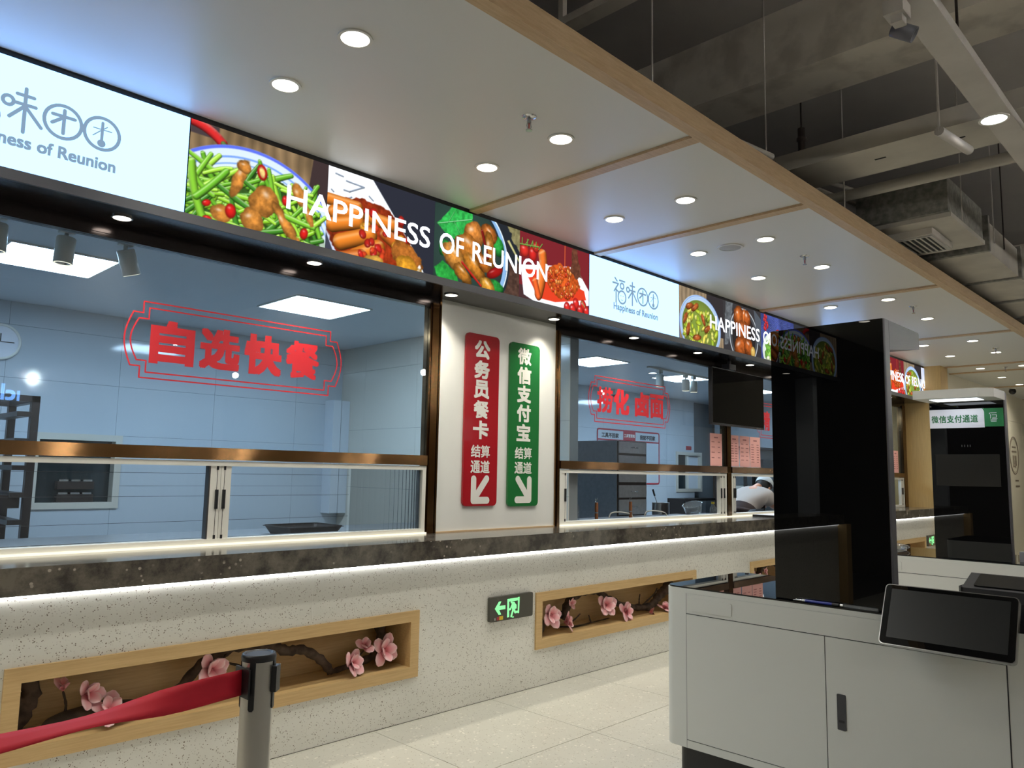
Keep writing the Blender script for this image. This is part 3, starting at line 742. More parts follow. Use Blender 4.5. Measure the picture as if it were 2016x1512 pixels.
def pic_sausage(seed=4, bg=(40, 42, 52)):
    p = Pic(bg=bg); r = random.Random(seed)
    p.poly([(-.1, -.1), (.12, -.1), (1.62, -.1), (1.35, .2), (.82, 1.15), (-.1, 1.15)], (236, 242, 248)); p.poly([(-.1, -.1), (.02, .36), (.13, .02), (.13, -.1)], (60, 62, 76))
    p.poly([(.02, .3), (.2, -.12), (.16, -.12), (.0, .2)], (190, 200, 224))
    for a, b_ in (((.1, .93), (.2, .92)), ((.25, .88), (.5, .87)), ((.5, .87), (.3, .76)), ((.3, .76), (.22, .76)), ((.33, .7), (.24, .64)), ((.58, .78), (.64, .74)), ((.05, .72), (.08, .70))):
        p.cap([a, b_], .009, (120, 132, 150), 0)
    p.ell(.62, .26, .62, .46, -12, (158, 54, 24), .3, nz=.1, seed=9)
    for x0, y0, x1, y1, rad in ((.02, .60, .42, .60, .075), (.1, .46, .45, .52, .085), (.08, .30, .44, .42, .09), (.2, .12, .62, .30, .10), (.42, -.02, .74, .16, .11), (.62, .52, .94, .50, .085), (.85, .36, 1.05, .26, .09), (.2, -.1, .5, 0, .1)):
        p.cap([(x0, y0), (x1, y1)], rad, (198, 112, 36) if r.random() < .5 else (182, 92, 34), .22)
    for k in range(26):
        p.ell(r.uniform(.45, 1.15), r.uniform(0, .62), r.uniform(.03, .06), r.uniform(.03, .07), r.uniform(0, 180), r.choice([(196, 40, 34), (214, 70, 36), (178, 38, 30), (222, 150, 44)]), .4, .3)
    p.ell(1.18, .14, .24, .17, -20, (186, 110, 44), .35, nz=.12, seed=21); p.ell(1.2, .02, .2, .12, -10, (206, 142, 40), .35, nz=.1, seed=24); p.ell(.72, -.02, .12, .07, 0, (214, 164, 70), .3, nz=.1, seed=31)
    return p
def pic_wings(seed=6):
    p = Pic(bg=(34, 38, 44)); r = random.Random(seed); A = p.A
    p.poly([(0, .8), (.22, 1.02), (0, 1.02)], (150, 116, 66), .1); p.poly([(1.3, 1.05), (1.7, 1.05), (1.7, .55)], (116, 110, 76), .1); p.poly([(1.36, .78), (1.40, .80), (1.7, .45), (1.7, .42)], (180, 176, 120))
    p.poly([(1.28, .45), (1.7, .5), (1.7, -.1), (1.3, -.1)], (72, 52, 44), .1, 17)
    p.ell(.55, .4, .86, .78, -10, (36, 44, 56), .1); p.band(.5, .42, .82, .07, (126, 166, 208), .82); p.band(.5, .42, .87, .02, (214, 228, 238), .82); p.ell(.5, .42, .77, .74, 0, (46, 66, 60), .2)
    p.poly([(.05, .72), (.30, 1.0), (.66, 1.05), (.70, .78), (.50, .60), (.26, .56)], (46, 158, 70), .03, 51); p.cap([(.06, .72), (.66, .92)], .006, (140, 205, 150), 0); p.cap([(.24, .78), (.34, .95)], .004, (110, 190, 120), 0); p.cap([(.34, .81), (.46, .66)], .004, (110, 190, 120), 0)
    p.poly([(.02, .12), (.16, .24), (.40, .10), (.5, -.1), (.1, -.1)], (40, 140, 56), .03, 52)
    for x, y, a, b_, rt in ((.20, .40, .10, .12, 20), (1.1, .04, .18, .12, 10), (1.16, .66, .12, .15, 30)):
        p.ell(x, y, a, b_, rt, (44, 150, 62), .45, nz=.1, seed=int(x * 100))
    for x, y, a, b_, rt, c in ((.72, .72, .18, .2, 20, (206, 128, 56)), (1.0, .78, .16, .12, -30, (196, 110, 44)), (1.02, .55, .1, .26, 8, (178, 112, 40)), (.62, .50, .26, .2, -20, (190, 116, 44)), (.36, .32, .26, .16, -35, (200, 134, 58)), (.72, .26, .26, .13, -38, (186, 118, 40)), (.98, .02, .18, .12, -35, (196, 140, 50)), (.52, .12, .2, .1, -30, (176, 112, 40)), (.9, .34, .2, .1, -40, (172, 98, 34))):
        p.ell(x, y, a, b_, rt, c, .5, .5, nz=.07, seed=int(y * 300 + x * 70))
    p.cap(bez((.86, .80), (.93, .6), (.98, .44)), .025, (116, 26, 22), .2); p.ell(1.12, .26, .17, .07, 28, (150, 24, 22), .3, .3); p.cap([(.5, .28), (.86, .02)], .018, (170, 34, 26), .2)
    return p
def pic_ribs(seed=8):
    p = Pic(bg=(112, 34, 40)); r = random.Random(seed)
    p.poly([(0, -.1), (1.7, -.1), (1.7, .1), (0, .2)], (66, 44, 46)); p.poly([(.02, .50), (.62, .60), (.95, .66), (1.30, .70), (1.7, .30), (1.7, .16), (.72, -.06), (.45, -.04), (.1, .06)], (232, 238, 246))
    p.poly([(.1, .44), (.6, .52), (1.5, .36), (1.55, .22), (.8, .06), (.42, .06)], (206, 60, 34))
    p.ell(.10, .72, .1, .1, 0, (206, 48, 40), .4, .4); p.ell(.28, .70, .09, .12, 0, (200, 40, 36), .4, .4); p.ell(.46, .72, .07, .12, 10, (206, 56, 50), .4, .5); p.ell(.35, .82, .08, .08, 0, (196, 44, 38), .4, .3)
    for k in range(7): p.cap([(.05 + k * .06, .80), (.08 + k * .06 + r.uniform(-.05, .05), .90)], .010, (104, 136, 60), .1)
    p.cap([(.0, .80), (.42, .84)], .012, (104, 136, 60), .1)
    p.cap(bez((.50, .74), (.56, .5), (.42, .12)), .09, (206, 104, 40), .3); p.cap([(.34, .3), (.42, .08)], .06, (214, 92, 40), .3)
    p.ell(.98, .42, .38, .26, -4, (206, 88, 34), .25, nz=.1, seed=33)
    for k in range(75):
        a = r.uniform(0, 6.28); q = math.sqrt(r.random()); p.ell(.98 + .35 * q * math.cos(a), .40 + .24 * q * math.sin(a), r.uniform(.018, .032), r.uniform(.026, .05), r.uniform(-30, 30), r.choice([(222, 84, 34), (232, 122, 48), (204, 60, 30), (236, 146, 70)]), .5, .5)
    p.poly([(1.16, .62), (1.3, .5), (1.42, .56), (1.32, 1.0), (1.2, 1.0)], (92, 54, 40), .08, 41); p.cap([(1.02, 1.0), (1.02, .62)], .008, (226, 96, 50), .1)
    for x, y in ((1.30, .12), (1.48, .12), (1.22, .02), (1.40, .02), (1.56, .03), (1.08, .02)): p.ell(x, y, .075, .095, r.uniform(-20, 20), (208, 44, 40), .45, .6)
    p.cap([(1.44, .18), (1.52, .1)], .01, (150, 150, 90), 0)
    return p
def pic_cabbage(seed=12):
    p = Pic(); r = random.Random(seed); p.wood((140, 122, 98)); p.poly([(.98, .2), (1.7, .2), (1.7, 1.02), (.98, 1.02)], (48, 44, 46))
    p.ell(.76, .32, .76, .60, -6, (176, 200, 226), .1); p.band(.76, .32, .74, .02, (120, 150, 206), .59); p.band(.76, .32, .69, .014, (140, 166, 210), .55); p.ell(.76, .30, .66, .52, -6, (120, 140, 60), .25)
    for k in range(70):
        a = r.uniform(0, 6.28); q = math.sqrt(r.random()); p.ell(.76 + .60 * q * math.cos(a), .28 + .46 * q * math.sin(a), r.uniform(.05, .13), r.uniform(.03, .06), r.uniform(0, 180), r.choice([(198, 206, 74), (176, 196, 56), (214, 214, 110), (150, 176, 50), (222, 210, 90)]), .45, .4)
    for x, y, a in ((.35, .66, 20), (.55, .66, 35), (.86, .46, -60), (.3, .2, 70), (.62, .08, 10), (.2, .4, 60), (1.0, .3, 30)): p.ell(x, y, .14, .06, a, (160, 84, 40), .4, .3, nz=.04, seed=int(x * 99))
    return p
def pic_duck(seed=14):
    p = Pic(bg=(52, 50, 52)); r = random.Random(seed)
    p.poly([(.1, 1.0), (.4, 1.0), (.2, .1), (.05, .1)], (88, 92, 96), .06); p.ell(.86, .36, .62, .60, -10, (70, 72, 76), .1); p.band(.86, .36, .60, .03, (170, 176, 182), .58); p.ell(.86, .36, .5, .5, 0, (44, 40, 40), .1)
    p.poly([(1.3, 1.02), (1.7, .8), (1.7, .2), (1.45, .3)], (74, 80, 88))
    for x, y, a, b_, rt in ((.66, .74, .24, .24, 20), (.96, .74, .18, .22, -30), (.80, .48, .30, .22, 10), (.72, .14, .28, .22, 30), (1.05, .16, .2, .18, -20)): p.ell(x, y, a, b_, rt, (168, 84, 36), .5, .6, nz=.05, seed=int(x * 77 + y * 31))
    for x, y, a, b_, rt in ((.62, .78, .10, .16, 10), (.86, .80, .06, .16, -10)): p.ell(x, y, a, b_, rt, (206, 110, 50), .4, .7)
    p.ell(1.24, .08, .1, .12, 0, (206, 170, 90), .3, .3)
    return p
def pic_blue(seed=16):
    p = Pic(bg=(60, 70, 128)); r = random.Random(seed); p.C = p.C * (0.7 + .6 * p.noise(5, 3))[..., None]
    for k in range(26): p.cap([(r.uniform(0, 1.6), r.uniform(.5, 1)), (r.uniform(0, 1.6), r.uniform(.5, 1))], .004, (96, 112, 176), 0)
    for k in range(14): p.ell(.22 + r.uniform(-.08, .1), .86 + r.uniform(-.2, .14), .04, .05, 0, (196, 50, 56), .4, .3)
    p.ell(.62, .2, .56, .44, 0, (226, 238, 226), .15); p.ell(.62, .16, .46, .36, 0, (120, 182, 70), .3, nz=.1, seed=2)
    for k in range(26): p.ell(r.uniform(.3, 1.0), r.uniform(-.05, .42), .08, .05, r.uniform(0, 180), r.choice([(150, 206, 90), (196, 224, 130), (100, 168, 60), (226, 232, 200)]), .4, .4)
    p.ell(.82, .62, .15, .12, 0, (214, 46, 40), .4, .4); p.ell(1.14, .58, .2, .1, 10, (50, 110, 50), .4, nz=.1, seed=7)
    return p
def pic_dark(seed=18):
    p = Pic(bg=(44, 46, 54)); p.ell(.8, .1, .6, .4, 0, (70, 76, 84), .2); p.band(.8, .1, .6, .03, (130, 140, 156), .4); p.ell(.8, .12, .4, .26, 0, (170, 96, 40), .4, .4, nz=.1, seed=3); return p
def pic_white(seed=20):
    p = Pic(bg=(206, 212, 230)); r = random.Random(seed); p.C = p.C * (0.85 + .25 * p.noise(3, 6))[..., None]
    p.poly([(.2, .95), (.5, .95), (1.0, .1), (.6, .1)], (170, 190, 226)); 
    for k in range(9): p.ell(r.uniform(.1, 1.5), r.uniform(0, 1), .09, .10, 0, r.choice([(222, 160, 70), (230, 180, 96), (190, 130, 70)]), .4, .4)
    return p
SZ0, SZ1 = 2.381, 2.815
YS = 0.060
def logo(t, cx, cz, k):
    """round-stroked shop logo: four figures and a line of latin text; k scales, origin is the centre of the four figures"""
    y = YS - 0.0025; S = []
    def L(*p): S.append([(cx + a * k, cz + b_ * k) for a, b_ in p])
    # fu
    L((-0.265, .066), (-.245, .05)); L((-.285, .036), (-.232, .036), (-.272, -.012)); L((-.254, .012), (-.254, -.075)); L((-.254, .0), (-.232, -.012))
    L((-.222, .058), (-.172, .058)); L(*circ(-.197, .028, .017, 14)); L(*circ(-.197, -.038, .037, 22))
    # wei
    L(*circ(-.140, .018, .014, 14)); L((-.126, .018), (-.068, .018)); L((-.118, .046), (-.074, .046)); L((-.096, .068), (-.096, -.068)); L((-.096, .014), (-.134, -.030)); L((-.096, .014), (-.050, -.040))
    # tuan tuan
    for ox in (0.008, 0.120):
        L(*circ(ox, 0, .052, 28))
    L((-.022, .018), (.040, .018)); L((.010, .038), (.010, -.036)); L((.010, .016), (-.022, -.010))
    obj('logo', strokes(S, 0.0105 * k, 'xz', y, 6, 0.0008), 'logo_stroke', t)
    thin = []
    S2 = S; S = thin
    for p in (((.094, .014), (.148, .014)), ((.120, .014), (.094, -.012)), ((.120, .014), (.134, .026))): thin.append([(cx + a * k, cz + b_ * k) for a, b_ in p])
    for p in (((-.213, -.030), (-.205, -.030)), ((-.190, -.030), (-.182, -.030)), ((-.206, -.052), (-.197, -.058), (-.188, -.052))): thin.append([(cx + a * k, cz + b_ * k) for a, b_ in p])
    mb = strokes(thin, 0.0034 * k, 'xz', y, 4, 0.0008)
    st = strokes([[(cx + .120 * k, cz + .036 * k), (cx + .120 * k, cz - .026 * k)]], 0.009 * k, 'xz', y, 6, 0.0008)
    mb.add(st.v, st.f); mb.prism(circ(cx + .120 * k, cz - .032 * k, .0125 * k, 16)[:-1], 'xz', y, y + 0.0008)
    obj('logo', mb, 'logo_stroke', t)['kind'] = 'stuff'
    obj('lettering', letters('Happiness of Reunion', cx - 0.055 * k, cz - 0.104 * k, 0.445 * k, 0.052 * k, 'xz', y, 0.0017 * k), 'logo_stroke', t)
def screen_base(t, x0, x1):
    obj('housing', B(x0 + 0.001, x1 - 0.001, YS + 0.001, 0.0995, SZ0, SZ1), 'black_plastic', t)
def logo_screen(x0, x1, cx, label):
    t = thing('video_screen', label, 'screen', ((x0 + x1) / 2, YS, SZ0)); screen_base(t, x0, x1)
    obj('picture', B(x0 + 0.002, x1 - 0.002, YS - 0.001, YS + 0.001, SZ0 + 0.002, SZ1 - 0.001), 'logo_emit', t)
    logo(t, cx, 2.620, 1.27); return t
def food_screen(x0, pics, label, name='HAPPINESS OF REUNION'):
    t = thing('video_screen', label, 'screen', (x0 + 1.4, YS, SZ0)); screen_base(t, x0, x0 + 2.805)
    for k, p in enumerate(pics):
        me = p.fin(x0 + 0.001 + k * 0.7005, SZ0 + 0.001, YS - 0.0004)
        me.transform(Matrix.Translation(-wloc(t))); obj('picture', me, 'picture_emit', t, local=True)
    words = [('HAPPINESS', 0.478, 1.372), ('OF', 1.442, 1.628), ('REUNION', 1.698, 2.365)]
    for wd, a, b_ in words:
        obj('lettering', letters(wd, x0 + (a + b_) / 2, 2.588, b_ - a, 0.122, 'xz', YS - 0.0016, 0.0018), 'letter_emit', t)
    return t
food_screen(-2.658, [pic_cabbage(41), pic_beans(5), pic_sausage(9), pic_wings(3)], 'food picture screen before the first logo, mirrored in the kiosk column')
logo_screen(0.148, 1.298, 0.795, 'glowing pale blue logo screen above the fast food window')
food_screen(1.300, [pic_beans(), pic_sausage(), pic_wings(), pic_ribs()], 'long food picture screen beginning with a bowl of green beans')
logo_screen(4.107, 5.255, 4.737, 'glowing pale blue logo screen in the middle of the video wall')
food_screen(5.257, [pic_cabbage(), pic_duck(), pic_blue(), pic_dark()], 'long food picture screen beginning with a bowl of yellow cabbage')
logo_screen(8.064, 9.21, 8.67, 'glowing pale logo screen hidden behind the near pay kiosk')
food_screen(9.213, [pic_duck(5), pic_ribs(9), pic_cabbage(31), pic_white()], 'last food picture screen by the oak pillar')
# ================================================================== LIGHT FITTINGS
def lamp(name, parent, loc, watts, colr, size, spread=2.4):
    d = bpy.data.lights.new(name, 'AREA'); d.shape = 'DISK'; d.size = size; d.energy = watts; d.color = colr; d.spread = spread
    o = bpy.data.objects.new(name, d); col.objects.link(o); o.parent = parent; o.location = loc
    return o
def make_downlight(r, ring_mat, lens_mat, watts, colr, label, cat, group, name='downlight', spread=2.4):
    t = thing(name, label, cat, (0, 0, 0), group)
    obj('trim_ring', MB().ring((0, 0), r, r * 1.22, -0.006, 0.0), ring_mat, t, local=True)
    obj('lens', MB().cyl((0, 0), r, -0.004, 0.0, 28), lens_mat, t, local=True)
    lamp('lamp', t, (0, 0, -0.008), watts, colr, r * 2, spread)
    return t
def scatter(proto, spots):
    for i, p in enumerate(spots):
        o = proto if i == 0 else copy_tree(proto)
        o.location = p
ORD = 'first second third fourth fifth sixth seventh eighth ninth tenth eleventh twelfth thirteenth fourteenth fifteenth sixteenth'.split()
dl = make_downlight(0.052, 'white_frame', 'lens_emit', HALL_W, (1.0, 0.98, 0.89), 'x', 'downlight', 'downlights of the soffit ceiling')
first = True
for y, row in ((-0.98, 'fascia'), (-0.48, 'video screen')):
    k = 0
    for x in (-2.0, -0.75, 0.35, 1.455, 2.595, 3.675, 4.65, 5.545, 6.94, 8.01, 9.61, 10.64, 12.06, 13.26, 14.4, 15.8):
        o = dl if first else copy_tree(dl); first = False; o.location = (x, y, ZC)
        if x < 1: o['label'] = 'round soffit downlight out of view before the first logo screen'
        else: o['label'] = 'round glowing soffit downlight, %s in the row on the %s side' % (ORD[k], row); k += 1
sl = make_downlight(0.036, 'silver', 'lens_small', SPOT_W, (1.0, 0.93, 0.80), 'x', 'downlight', 'counter spotlights under the header', spread=1.7)
for k in range(-3, 11):
    o = sl if k == -3 else copy_tree(sl); o.location = (1.094 + 0.936 * k, 0.203, ZS)
    o['label'] = 'small counter spotlight under the header, out of view' if k < 0 else 'small silver rimmed spotlight under the header, %s from the picture edge' % ORD[k]
# kitchen light panels
def panel_light(x0, x1, y0, y1, label):
    t = thing('ceiling_light', label, 'ceiling light', ((x0 + x1) / 2, (y0 + y1) / 2, ZK), 'flat kitchen ceiling light panels')
    obj('frame', MB().box(x0 - .012, x1 + .012, y0 - .012, y0, ZK - .01, ZK).box(x0 - .012, x1 + .012, y1, y1 + .012, ZK - .01, ZK).box(x0 - .012, x0, y0, y1, ZK - .01, ZK).box(x1, x1 + .012, y0, y1, ZK - .01, ZK), 'white_frame', t)
    obj('diffuser', B(x0, x1, y0, y1, ZK - .007, ZK), 'panel_emit', t)
panel_light(0.98, 1.53, 1.57, 2.13, 'square light panel above the steel rack in the fast food kitchen')
panel_light(2.69, 3.30, 1.52, 2.08, 'square light panel by the tiled partition in the fast food kitchen')
panel_light(-0.9, -0.3, 1.57, 2.13, 'square light panel at the hidden end of the fast food kitchen')
panel_light(6.18, 6.73, 1.62, 2.15, 'square light panel above the steel drawer cabinet')
panel_light(7.95, 8.52, 1.68, 2.15, 'square light panel above the spotlights of the noodle kitchen')
panel_light(9.8, 10.4, 1.68, 2.2, 'square light panel at the far end of the noodle kitchen')
kd = make_downlight(0.045, 'white_frame', 'lens_cool', 2.0, (0.9, 0.95, 1.0), 'small round downlight in the noodle kitchen ceiling', 'downlight', 'noodle kitchen downlights')
scatter(kd, [(6.05, 1.907, ZK), (7.61, 1.907, ZK)])
kd['label'] = 'small round downlight beside the panel above the drawer cabinet'
[o for o in col.objects if o.name.startswith('downlight') and o.get('group') == 'noodle kitchen downlights' and o is not kd][0]['label'] = 'small round downlight beside the noodle kitchen track spotlights'
# track spotlights in the kitchen
def track(x0, x1, y, label):
    tag(obj('light_track', B(x0, x1, y - 0.018, y + 0.018, ZK - 0.02, ZK), 'white_frame'), label, 'track')
track(0.3, 1.9, 1.0, 'white light track on the fast food kitchen ceiling')
track(7.1, 8.4, 1.62, 'white light track on the noodle kitchen ceiling')
def track_spot(x, y, tilt, az, label, z=ZK - 0.02, g='kitchen track spotlights', lit=True, L=0.135):
    t = thing('track_spotlight', label, 'spotlight', (x, y, z), g)
    obj('adapter', B(x - 0.035, x + 0.035, y - 0.016, y + 0.016, z - 0.035, z), 'kiosk_white', t)
    obj('yoke', MB().cyl((x + 0.0, y), 0.010, z - 0.075, z - 0.03, 10), 'kiosk_white', t)
    M = Matrix.Translation((x, y, z - 0.055)) @ Matrix.Rotation(math.radians(az), 4, 'Z') @ Matrix.Rotation(math.radians(tilt), 4, 'Y')
    obj('housing', MB().lathe([(0.0, 0.0), (0.040, 0.0), (0.045, -0.006), (0.045, -L), (0.039, -L), (0.036, -L + 0.03), (0.0, -L + 0.03)], n=24).xf(M), 'kiosk_white', t)
    obj('reflector', MB().lathe([(0.037, -L + 0.002), (0.028, -L + 0.022), (0.0, -L + 0.024)], n=24).xf(M), 'silver', t)
    obj('glow_ring', MB().ring((0, 0), 0.036, 0.041, -L - 0.002, -L + 0.001).xf(M), 'warm_emit', t)
    return t
track_spot(0.80, 1.0, 0, 0, 'white track spotlight cut off at the picture edge in the fast food kitchen')
track_spot(1.095, 1.0, 3, 0, 'upright white track spotlight in front of the light panel')
track_spot(1.375, 1.0, -22, 20, 'tilted white track spotlight beside the light panel')
track_spot(7.33, 1.62, 0, 0, 'white track spotlight next to the small round kitchen downlight')
track_spot(7.87, 1.62, 0, 0, 'white track spotlight, first of the pair over the noodle kitchen panel')
track_spot(8.05, 1.62, 0, 0, 'white track spotlight, second of the pair over the noodle kitchen panel')

# ================================================================== CEILING FITTINGS
def make_sprinkler():
    t = thing('sprinkler_head', 'small chrome pendent sprinkler head on the white soffit', 'sprinkler', (0, 0, 0), 'soffit sprinkler heads')
    obj('escutcheon', MB().lathe([(0.0, -0.010), (0.016, -0.010), (0.030, -0.004), (0.034, 0.0)], n=20), 'silver', t, local=True)
    obj('body', MB().cyl((0, 0), 0.010, -0.030, -0.008, 12), 'steel', t, local=True)
    obj('frame_arm', MB().tube([(0.010, 0, -0.03), (0.014, 0, -0.045), (0.004, 0, -0.060)], 0.0025, 6), 'steel', t, local=True)
    obj('frame_arm', MB().tube([(-0.010, 0, -0.03), (-0.014, 0, -0.045), (-0.004, 0, -0.060)], 0.0025, 6), 'steel', t, local=True)
    obj('bulb', MB().cyl((0, 0), 0.003, -0.058, -0.03, 8), 'red_plastic', t, local=True)
    obj('deflector', MB().cyl((0, 0), 0.015, -0.064, -0.060, 12), 'silver', t, local=True)
    return t
spk = make_sprinkler()
for k, (p, lb) in enumerate((((2.333, -1.022, ZC), 'chrome sprinkler head hanging closest, in the first big soffit board'), ((5.195, -1.004, ZC), 'chrome sprinkler head near the round ceiling speaker'), ((7.369, -1.05, ZC), 'chrome sprinkler head above the near kiosk column'), ((10.30, -1.05, ZC), 'chrome sprinkler head beyond the near kiosk canopy'), ((12.1, -0.77, ZC), 'farthest chrome sprinkler head on the soffit'))):
    o = spk if k == 0 else copy_tree(spk); o.location = p; o['label'] = lb
t = thing('ceiling_speaker', 'flat round white ceiling speaker between the soffit downlights', 'speaker', (4.66, -0.72, ZC))
obj('rim', MB().ring((4.66, -0.72), 0.072, 0.085, ZC - 0.008, ZC, 32), 'white_frame', t)
obj('grille', MB().lathe([(0.0, -0.010), (0.05, -0.009), (0.072, -0.005)], (4.66, -0.72, ZC), 32), 'grille_white', t)
# ---- things in the open ceiling
t = thing('cable_trunking', 'white metal lighting trunking hanging under the dark concrete slab', 'trunking', (4.5, -2.41, 3.05))
obj('channel', B(1.2, 9.0, -2.47, -2.352, 3.05, 3.097), 'tray_paint', t)
for xx in (2.86, 5.4): obj('joint_clip', B(xx, xx + 0.012, -2.474, -2.348, 3.046, 3.099), 'dark_grey', t)
for xx in (3.55, 5.9, 7.8): obj('hanger_rod', MB().cyl((xx, -2.41), 0.006, 3.097, 4.0, 8), 'dark_steel', t)
t = make_downlight(0.055, 'white_frame', 'lens_cool', 7.0, (1.0, 0.96, 0.9), 'bright round lamp on the underside of the white trunking', 'lamp', None, 'trunking_lamp'); t.location = (4.20, -2.395, 3.05)
t = thing('track_spotlight', 'grey cylinder spotlight clamped beside the white trunking', 'spotlight', (2.94, -2.36, 3.05))
obj('clamp', MB().box(2.86, 2.95, -2.40, -2.33, 2.995, 3.05).box(2.88, 2.93, -2.39, -2.35, 2.965, 2.995), 'tray_paint', t)
Mx = Matrix.Translation((2.95, -2.335, 2.985)) @ Matrix.Rotation(math.radians(18), 4, 'Z') @ Matrix.Rotation(math.radians(122), 4, 'X')
obj('housing', MB().lathe([(0, 0), (0.028, 0), (0.030, 0.004), (0.030, 0.085), (0.025, 0.085), (0.022, 0.07), (0, 0.07)], n=20).xf(Mx), 'kiosk_grey', t)
tag(obj('junction_bracket', MB().tube([(4.05, -2.19, 3.0), (4.40, -2.235, 3.0)], 0.024, 10).tube([(4.052, -2.19, 3.0), (4.052, -2.19, 4.0)], 0.006, 8), 'tray_paint'), 'short grey conduit hung on a rod below the trunking', 'conduit')
t = thing('air_duct', 'flat rectangular air duct with slot outlets crossing the open ceiling', 'duct', (4.465, -4.0, 3.1))
obj('casing', B(4.268, 4.66, -9.1, -0.6, 3.1, 3.202), 'duct_paint', t)
for yy in (-1.75, -2.15, -3.4, -4.6, -5.8): obj('slot', B(4.44, 4.455, yy - 0.06, yy, 3.0985, 3.1), 'grille_dark', t)
tag(obj('water_pipe', MB().tube([(5.03, -9.0, 3.142), (5.03, -0.4, 3.142)], 0.036, 16), 'duct_paint'), 'thick grey painted pipe crossing the ceiling before the air unit', 'pipe')
tag(obj('water_pipe', MB().tube([(2.9, -1.30, 3.0), (3.80, -1.437, 3.0)], 0.020, 12), 'duct_paint'), 'grey pipe peeping over the oak fascia by the concrete beam', 'pipe')
tag(obj('water_pipe', MB().tube([(4.7, -1.10, 3.25), (5.68, -1.262, 3.25)], 0.017, 10), 'tray_paint'), 'thin pale pipe slanting above the thick grey pipe, longer of two', 'pipe')
tag(obj('water_pipe', MB().tube([(4.75, -1.18, 3.27), (5.36, -1.33, 3.27)], 0.015, 10), 'tray_paint'), 'thin pale pipe slanting above the thick grey pipe, shorter of two', 'pipe')
tag(obj('steel_channel', B(2.66, 2.75, -4.5, -0.6, 3.46, 3.50).box(2.69, 2.72, -4.2, -4.17, 3.5, 4.0).box(2.69, 2.72, -0.9, -0.87, 3.5, 4.0), 'concrete'), 'pale steel channel crossing the darkest ceiling bay', 'channel')
tag(obj('vent_pipe', MB().tube([(4.74, -1.20, 3.22), (4.74, -1.20, 3.56)], 0.024, 12).lathe([(0.024, 3.47), (0.032, 3.475), (0.032, 3.495), (0.024, 3.50)], (4.74, -1.20, 0), 12).tube([(4.74, -1.2, 3.56), (4.74, -1.2, 4.0)], 0.006, 8), 'dark_steel'), 'short dark upright pipe stub above the flat air duct', 'pipe')
for k, (x, y, z, lab) in enumerate([(2.667, -1.44, 2.89, 'thin hanger rod in the darkest bay near the oak fascia'), (3.734, -1.44, 2.89, 'thin hanger rod dropping in front of the concrete beam'), (4.80, -1.44, 2.89, 'thin hanger rod passing behind the flat air duct'), (5.6, -1.9, 3.0, 'thin hanger rod above the ducted air unit'), (6.30, -1.93, 3.0, 'thin hanger rod at the corner of the ducted air unit')]):
    tag(obj('hanger_rod', MB().cyl((x, y), 0.004, z, 4.0, 6), 'tray_paint'), lab, 'rod')
t = thing('air_unit', 'boxy ducted air conditioning unit with white outlet grille above the soffit', 'air conditioner', (5.8, -1.6, 3.0))
obj('casing', B(5.38, 6.23, -1.875, -1.30, 3.02, 3.25), 'foil', t)
obj('drain_pan', B(5.42, 6.26, -1.88, -1.30, 2.99, 3.02), 'duct_paint', t)
obj('outlet_neck', B(5.58, 6.06, -1.72, -1.32, 2.945, 2.99), 'duct_paint', t)
gr = obj('grille_frame', MB().box(5.60, 5.62, -1.71, -1.34, 2.935, 2.945).box(6.02, 6.04, -1.71, -1.34, 2.935, 2.945).box(5.62, 6.02, -1.71, -1.69, 2.935, 2.945).box(5.62, 6.02, -1.36, -1.34, 2.935, 2.945), 'grille_white', t)
obj('grille_back', B(5.62, 6.02, -1.69, -1.36, 2.944, 2.945), 'grille_dark', gr)
for k in range(9): obj('grille_slat', B(5.62, 6.02, -1.675 + k * 0.036, -1.663 + k * 0.036, 2.936, 2.944), 'grille_white', gr)
t = thing('air_duct', 'wide painted duct section following the ducted air unit', 'duct', (6.9, -1.6, 3.0))
obj('casing', B(6.40, 7.40, -1.86, -1.30, 2.985, 3.22), 'duct_paint', t)
obj('flange', B(6.36, 6.40, -1.885, -1.30, 2.97, 3.24), 'foil', t)
obj('hanger_rod', MB().cyl((6.9, -1.87), .005, 3.1, 4.0, 8), 'dark_steel', t)
obj('flange', B(7.40, 7.44, -1.885, -1.30, 2.97, 3.24), 'foil', t)
t = thing('air_duct', 'far painted duct section running on towards the oak pillar', 'duct', (9.0, -1.6, 3.0))
obj('casing', B(7.5, 10.1, -1.86, -1.30, 2.985, 3.18), 'duct_paint', t)
obj('hanger_rod', MB().cyl((8.8, -1.87), .005, 3.1, 4.0, 8), 'dark_steel', t)
for xx in (8.35, 9.25): obj('flange', B(xx, xx + 0.05, -1.88, -1.30, 2.97, 3.2), 'foil', t)
# unseen globe lamps added behind and beside the viewer to light the open ceiling
hl = thing('fill_globe', 'unseen globe lamp added to fill the open ceiling with light', 'lamp', (0, 0, 0), 'added unseen fill globes')
obj('globe', MB().sphere((0, 0, 0), 0.045, 16, 10), 'globe_emit', hl, local=True)
obj('stem', MB().cyl((0, 0), 0.008, 0.04, 1.25, 8), 'tray_paint', hl, local=True)
scatter(hl, [(x, y, 2.75) for x, y in ((-3.0, -5.2), (0.2, -5.6), (3.6, -5.2), (7.2, -5.0), (11.0, -4.6), (-1.6, -7.8), (2.0, -7.8), (5.6, -7.8), (15.0, -3.6))])
